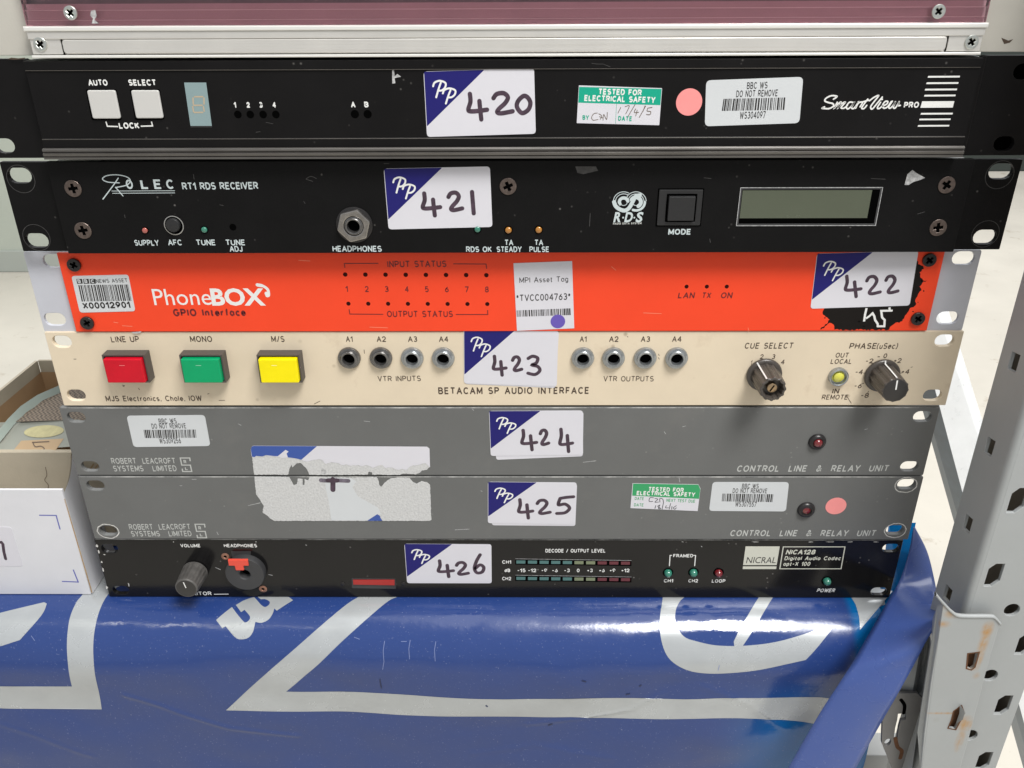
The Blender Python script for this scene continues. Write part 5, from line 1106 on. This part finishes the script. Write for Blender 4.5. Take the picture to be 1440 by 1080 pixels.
# left wall: grey board with a folded rim, brown face inside
box('left_wall', xl2 - 2, yf2, zb, xl2, yb2, zr, CARDG, t, bev=.3)
mk('left_wall_lining', [(xl2 + .4, yf2 + 2, zb), (xl2 + .4, yb2, zb), (xl2 + .4, yb2, zr - 9), (xl2 + .4, yf2 + 2, zr - 9)], [(0, 1, 2, 3)], CARDB, t)
box('back_wall', xl2, yb2, zb, -226, yb2 + 2, zr, CARDG, t, bev=.3)
mk('back_wall_lining', [(xl2, yb2 - .4, zb), (-226, yb2 - .4, zb), (-226, yb2 - .4, zr - 9), (xl2, yb2 - .4, zr - 9)], [(0, 1, 2, 3)], CARDB, t)
zf = atz(50, 634, -178).z
yfr = yf2; zfr = at(50, 634, yfr).z
box('front_wall', -420, yf2, zb, -232, yf2 + 2, zfr, CARDG, t, bev=.4)
box('bottom_wall', xl2, yf2 + 2, zb, -226, yb2, zb + 1.5, CARDG, t)
# old loudspeaker lying in the box
t = thing('loudspeaker', 'grey loudspeaker with woven cloth and taped label lying in the grey box', 'loudspeaker', (-300, 100, -264))
def S(px, py, Y): p = at(px, py, Y); return (p.x, p.y, p.z)
ya = yf2 + 3
low_ = [S(-60, 640, ya), S(100, 628, ya)]; mid_ = [S(-60, 596, ya + 22), S(112, 590, ya + 22)]; up_ = [S(-60, 650, ya + 60), S(30, 590, ya + 60), S(90, 550, ya + 74), S(130, 540, ya + 78)]
mid_[0] = None
_A, _B, _C = Vector(low_[0]), Vector(low_[1]), Vector(mid_[1]); _n = (_B - _A).cross(_C - _A).normalized(); _d = ray(-60, 596); mid_[0] = tuple(CAM + _d * ((_A - CAM).dot(_n) / _d.dot(_n)))
mk('speaker_front', [low_[0], low_[1], mid_[1], mid_[0]], [(0, 1, 2, 3)], GREYGREEN, t)
zt_ = mid_[1][2]
topV = [S(22, 593, ya + 22), S(125, 590, ya + 22), S(135, 540, ya + 54), S(92, 549, ya + 52), S(60, 563, ya + 42), S(36, 579, ya + 30)]
mk('woven_cloth', topV, [(0, 1, 2, 3, 4)], MESHGREY, t)
rim = [(-14, 634, ya + 2), (0, 616, ya + 8), (16, 596, ya + 20), (34, 578, ya + 30), (58, 562, ya + 42), (88, 549, ya + 52)]
V, F = [], []
for i, (x, y, d) in enumerate(rim):
    a, b = S(x - 5, y - 7, d), S(x + 3, y + 2, d); V += [a, b]
F = [(2 * i, 2 * i + 1, 2 * i + 3, 2 * i + 2) for i in range(len(rim) - 1)]
mk('curved_rim', V, F, mat('pale_teal_plastic', (.36, .42, .38, 1), .5, mottle=.1), t, smooth='all')
# flat prints on the front
def on_front(px, py):
    A, B, C_ = Vector(low_[0]), Vector(low_[1]), Vector(mid_[1]); nn = (B - A).cross(C_ - A).normalized()
    d = ray(px, py); k = (A - CAM).dot(nn) / d.dot(nn); return CAM + d * k
nf = (Vector(low_[1]) - Vector(low_[0])).cross(Vector(mid_[1]) - Vector(low_[0])).normalized()
if nf.dot(FW) > 0: nf = -nf
def fpoly(name, pts, mt, off): 
    P = [on_front(*p) + nf * off for p in pts]; return mk(name, [tuple(p) for p in P], [tuple(range(len(P)))], mt, t)
fpoly('oval_sticker', [(62 + 28 * math.cos(a), 607 - 8.5 * math.sin(a) - .06 * 28 * math.cos(a)) for a in [2 * math.pi * i / 30 for i in range(30)]], OVAL, .3)
fpoly('tape_label', [(30, 620), (90, 617), (78, 634), (14, 640)], TAPE, .2)
P = ribbon([([(69, 621.3), (46, 622.6)], False), (smooth_line([(46.5, 622.6), (50, 628.5), (58, 628), (62.5, 632), (54, 637), (38, 635.5)]), False)], 1.6, True)
mk('handwritten_digit', [tuple(on_front(x, y) + nf * .35) for x, y, _ in P[0]], P[1], PEN, t)
strokes_px('board_stripe', [[(124, 664), (132, 652)], [(130, 664), (138, 653)]], 2, yf2 - 1, KRAFT, bpy.data.objects['grey_board_box'], rnd=False)

# ================================================================== SHELVING: upright, beam end bracket, board
t = thing('metal_shelving', 'grey slotted steel shelving upright with a rusty beam bracket', 'shelving', (268, -40, -900))
YU, XU0, XU1 = -60.0, 244.6, 291.0
def zz(py, px=1400): return at(px, py, YU).z
front = [[(XU0 + 3, -900), (XU1, -900), (XU1, 260), (XU0 + 3, 260)]]
hexs = []
def hx(cx, cz, w=7.5, h=14.5): return [(cx - w / 2, cz + h * .28), (cx - w * .1, cz + h / 2), (cx + w / 2, cz + h / 2), (cx + w / 2, cz - h * .25), (cx + w * .05, cz - h / 2), (cx - w / 2, cz - h / 2)]
for k in range(-3, 8):
    front.append(hx(254.6, -153.3 - 46 * k)) if not (-230 > -153.3 - 46 * k > -420) else None
    front.append(hx(282.5, -246 - 45 * k + 0)); front.append(circ(269.6, -222.3 - 46.3 * k, 4.1, 20))
plate('upright_face', front, YU, 2, STEEL, t, bevel=.25)
# rounded fold and the flange that runs back, with square holes
fl = [(XU0 + 3, YU)] + [(XU0 + 3 - 3 * math.sin(a), YU + 3 - 3 * math.cos(a)) for a in [math.pi / 2 * i / 6 for i in range(1, 7)]]
V, F = [], []
for x, y in fl: V += [(x, y, -900), (x, y, 260)]
F = [(2 * i, 2 * i + 2, 2 * i + 3, 2 * i + 1) for i in range(len(fl) - 1)]
mk('upright_fold', V, F, STEEL, t, smooth='all')
side = [[(YU + 3, -900), (-31, -900), (-31, 260), (YU + 3, 260)]]
for k in range(-5, 8):
    z = -86.4 - 46.6 * k; y = -42.5; side.append([(y - 3.4, z - 4), (y + 3.4, z - 5), (y + 3.4, z + 4), (y - 3.4, z + 5)])
Vc, Fc = curve2mesh(side, 2, .2)
mk('upright_flange', [(XU0 + 1 - z, x, y) for x, y, z in Vc], Fc, STEEL, t)
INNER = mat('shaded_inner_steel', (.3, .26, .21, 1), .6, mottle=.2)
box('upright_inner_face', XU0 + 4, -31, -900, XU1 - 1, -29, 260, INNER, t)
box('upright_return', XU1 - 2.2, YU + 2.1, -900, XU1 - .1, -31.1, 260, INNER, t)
# beam end bracket: plate hooked on the upright, with a rolled top lip
YB = -66.0
def B(px, py, Y=YB): p = at(px, py, Y); return (p.x, p.z)
outl = [B(1328, 850), B(1340, 863), B(1350, 868), B(1392, 868), B(1400, 871), B(1406, 878), B(1404, 884), B(1388, 940), B(1375, 990), B(1362, 1040), B(1347, 1092), B(1294, 1092), B(1300, 1030), B(1309, 960), B(1319, 900), B(1326, 852)]
h1 = [B(1361, 919), B(1377, 917), B(1371, 938), B(1366, 942), B(1359, 940)]; h2 = [B(1341, 1000), B(1352, 992), B(1356, 1003), B(1344, 1026), B(1333, 1024), B(1338, 1012)]
def rusty():
    mt = STEEL.copy(); mt.name = 'grey_steel_with_rust'; nt = mt.node_tree; b = nt.nodes['Principled BSDF']; N = nt.nodes.new; L = nt.links.new
    g = N('ShaderNodeNewGeometry'); nz = N('ShaderNodeTexNoise'); nz.inputs['Scale'].default_value = 260; nz.inputs['Detail'].default_value = 5; L(g.outputs['Position'], nz.inputs['Vector'])
    mp = N('ShaderNodeMapping'); mp.inputs['Scale'].default_value = (1, 1, .22); L(g.outputs['Position'], mp.inputs['Vector']); n2 = N('ShaderNodeTexNoise'); n2.inputs['Scale'].default_value = 420; L(mp.outputs[0], n2.inputs['Vector'])
    prev = None
    for (px, py, rx, rz, st) in ((1388, 886, 3.2, 6, 1), (1383, 905, 2.6, 11, .8), (1379, 925, 1.6, 9, .6), (1326, 878, 4, 2.2, .7), (1341, 862, 5, 3.5, .7), (1333, 850, 4, 4, .7), (1325, 1003, 10, .9, .8), (1357, 1018, 4.2, 6, 1), (1350, 1040, 2.4, 9, .8), (1368, 938, 3, 2.5, .9), (1373, 950, 2, 2.5, .4), (1365, 1052, 1.8, 12, .3)):
        c = at(px, py, YB) * MM
        v = N('ShaderNodeVectorMath'); v.operation = 'SUBTRACT'; L(g.outputs['Position'], v.inputs[0]); v.inputs[1].default_value = c
        v2 = N('ShaderNodeVectorMath'); v2.operation = 'MULTIPLY'; L(v.outputs[0], v2.inputs[0]); v2.inputs[1].default_value = (1000 / rx, 100, 1000 / rz)
        v3 = N('ShaderNodeVectorMath'); v3.operation = 'LENGTH'; L(v2.outputs[0], v3.inputs[0])
        m_ = N('ShaderNodeMapRange'); m_.inputs[1].default_value = 1.25; m_.inputs[2].default_value = .1; m_.inputs[4].default_value = st; L(v3.outputs['Value'], m_.inputs[0]); cur = m_.outputs[0]
        if prev is not None:
            mm_ = N('ShaderNodeMath'); mm_.operation = 'MAXIMUM'; L(prev, mm_.inputs[0]); L(cur, mm_.inputs[1]); cur = mm_.outputs[0]
        prev = cur
    a1 = N('ShaderNodeMath'); a1.operation = 'ADD'; L(nz.outputs['Fac'], a1.inputs[0]); L(n2.outputs['Fac'], a1.inputs[1])
    rr = N('ShaderNodeMapRange'); rr.inputs[1].default_value = .7; rr.inputs[2].default_value = 1.2; rr.inputs[3].default_value = .25; rr.inputs[4].default_value = 1.3; L(a1.outputs[0], rr.inputs[0])
    mu = N('ShaderNodeMath'); mu.operation = 'MULTIPLY'; mu.use_clamp = True; L(rr.outputs[0], mu.inputs[0]); L(prev, mu.inputs[1])
    mx = N('ShaderNodeMixRGB'); mx.inputs[2].default_value = (.42, .24, .09, 1); src = b.inputs['Base Color'].links[0].from_socket; L(src, mx.inputs[1]); L(mu.outputs[0], mx.inputs[0]); L(mx.outputs[0], b.inputs['Base Color'])
    return mt
RSTEEL = rusty()
br = plate('beam_bracket', [outl, h1, h2], YB, 2.2, RSTEEL, t, bevel=.35)
bk = plate('bracket_backing', [[B(1345, 900), B(1385, 890), B(1362, 990), B(1345, 1090), B(1322, 1090)]], YB + 4, 1, RUSTD, t, bevel=0)
lip = sm([(1316, 836), (1327, 849), (1340, 862), (1352, 867), (1392, 867.5), (1400, 870), (1407, 878)])
V, F = [], []; n = 8
for i, p in enumerate(lip):
    c = at(p[0], p[1], YB)
    for k in range(n):
        a = 2 * math.pi * k / n; V.append((c.x, YB + .6 - 1.3 * math.cos(a), c.z + 1.1 * math.sin(a)))
F = [(i * n + k, i * n + (k + 1) % n, (i + 1) * n + (k + 1) % n, (i + 1) * n + k) for i in range(len(lip) - 1) for k in range(n)]
mk('rolled_lip', V, F, STEEL, br, smooth='all')
for pts in (h1, h2):
    V, F = ribbon([(pts, True)], .8); mk('rusty_hole_edge', [(a, YB - .1, b) for a, b, _ in V], F, RUSTD, br)
# bent tab beside the lower hole
mk('bent_tab', [S(1350, 990, YB), S(1357, 1002, YB - 5), S(1354, 1012, YB - 5), S(1344, 1018, YB), S(1349, 1003, YB - 1)], [(0, 1, 4), (1, 2, 4), (2, 3, 4)], STEEL, br)
# the front beam runs left from the bracket beneath the banner; grooved face
pf = [(-42, -270), (-61, -272), (-62, -276), (-58, -284), (-62, -292), (-63, -330), (-42, -332)]
bx0, bx1 = 196, at(1312, 930, YB).x
bm = extrude_x('front_beam', [(3, -269.5), (-8, -275), (-17, -285), (-23, -298), (-24, -306), (-24, -350), (3, -350)], -420, 236, STEEL, t)
V, F = [], []
ca = [(1250, 905, -44), (1296, 900, -47), (1303, 893, -38), (1309, 880, -40), (1313, 866, -50), (1318, 852, -60), (1326, 850, YB - .1)]
cb = [(1226, 976, -44), (1283, 975, -47), (1289, 980, -38), (1293, 985, -40), (1294, 1000, -52), (1290, 1030, -62), (1295, 1092, YB - .1)]
mk('crease_cover', [S(1294, 1000, -50), S(1290, 1030, -60), S(1281, 1092, -62), S(1265, 1092, -50)], [(0, 1, 2, 3)], STEEL, t)
for a, b in zip(ca, cb): V += [S(*a), S(*b)]
F = [(2 * i, 2 * i + 1, 2 * i + 3, 2 * i + 2) for i in range(len(ca) - 1)]
mk('beam_end_web', V, F, STEEL, t)
cp = [B(1240, 975, -50), B(1290, 975, -50), B(1306, 990, -50), B(1300, 1092, -50), B(1259, 1092, -50), B(1240, 1045, -50), B(1241, 1010, -50)]
ho = [B(1263, 1004, -50), B(1275, 1003, -50), B(1274, 1012, -50), B(1267, 1013, -50), B(1264, 1024, -50), B(1262, 1040, -50), B(1257, 1040, -50), B(1259, 1024, -50), B(1262, 1012, -50)]
STEELD = mat('dull_grey_steel', (.17, .165, .16, 1), .5, mottle=.1, mscale=40)  # steel darkened in colour to put the connector plate in shade
cpl = plate('connector_plate', [cp, ho, circ(*B(1248.5, 1044, -50), 1.9, 14, rz=3)], -50, 2, STEELD, t, bevel=.2)
strokes_px('hook_slot', [[(1267, 984), (1272, 992), (1271, 1003)]], 5, -50, HOLE, cpl); strokes_px('hook_slot', [[(1259, 1038), (1262, 1050), (1268, 1056), (1266, 1066)]], 5.5, -50, RUSTD, cpl)
box('shelf_board', -420, 3.5, -285, 236, 420, -268.4, mat('chipboard_shelf', (.35, .24, .14, 1), .8, mottle=.2, mscale=120), t, bev=.5)
plate('rear_upright', [[(244, -900), (288, -900), (288, 260), (244, 260)]], 430, 2, STEEL, t, bevel=.3) if False else None
# lower rail beyond (just in view at the bottom edge)
lr = thing('lower_shelf_rail', 'pale steel rail low down beyond the banner end', 'rail', (240, 20, -700))
p0, p1 = atz(1200, 1062, -420), atz(1285, 1062, -420)
plate('rail_body', [rect(p0.x - 40, -470, p1.x + 20, p0.z)], p0.y, 20, STEEL, lr, bevel=.8)

# galvanised bar behind the upright
t = thing('galvanised_bar', 'shiny galvanised steel bar leaning behind the grey upright', 'steel bar', (300, 200, -400))
Yg = 130
def gp(px, py, Y): return S(px, py, Y)
top, bot = 380, 1010
def xe(py, x0_, y0_, sl): return x0_ + (py - y0_) / sl
V = []
for py in (top, bot):
    V += [gp(xe(py, 1310, 622, 3.55), py, Yg + 25), gp(xe(py, 1323, 578, 3.75) , py, Yg), gp(xe(py, 1351, 492, 3.25), py, Yg + 4)]
V = [Vector(v) for v in V]
for i_ in range(3):
    d_ = (V[i_ + 3] - V[i_]); V[i_ + 3] = V[i_] + d_ * ((-899 - V[i_].z) / d_.z); V[i_] = V[i_] - d_ * .5
V = [tuple(v) for v in V]
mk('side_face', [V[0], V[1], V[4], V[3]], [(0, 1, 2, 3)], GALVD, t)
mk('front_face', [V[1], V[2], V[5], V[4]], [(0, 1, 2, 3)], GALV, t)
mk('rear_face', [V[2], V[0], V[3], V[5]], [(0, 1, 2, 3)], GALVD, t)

# ================================================================== BACKGROUND
c = atz(-60, 382, -900); 
wt = thing('cabinet', 'pale grey green cabinet standing far behind on the left', 'cabinet', (c.x, c.y + 200, -900))
CAB = mat('pale_grey_green_paint', (.50, .54, .47, 1), .5, mottle=.04, mscale=3)
xm = at(20, 350, c.y).x
box('cabinet_body', c.x - 900, c.y, -899, xm + 500, c.y + 400, 900, CAB, wt, bev=3)
box('plinth', c.x - 905, c.y - 8, -899, xm + 505, c.y - 1, at(0, 352, c.y).z, mat('dull_green_plinth', (.43, .46, .42, 1), .6), wt, bev=2)
d = atz(1436, 241, -900)
dk = thing('dark_cupboard', 'dark green cupboard standing far behind on the right', 'cupboard', (d.x, d.y + 200, -900))
box('cupboard_body', d.x - 500, d.y, -899, d.x + 900, d.y + 500, 900, mat('dark_green_paint', (.035, .045, .04, 1), .5), dk, bev=3)
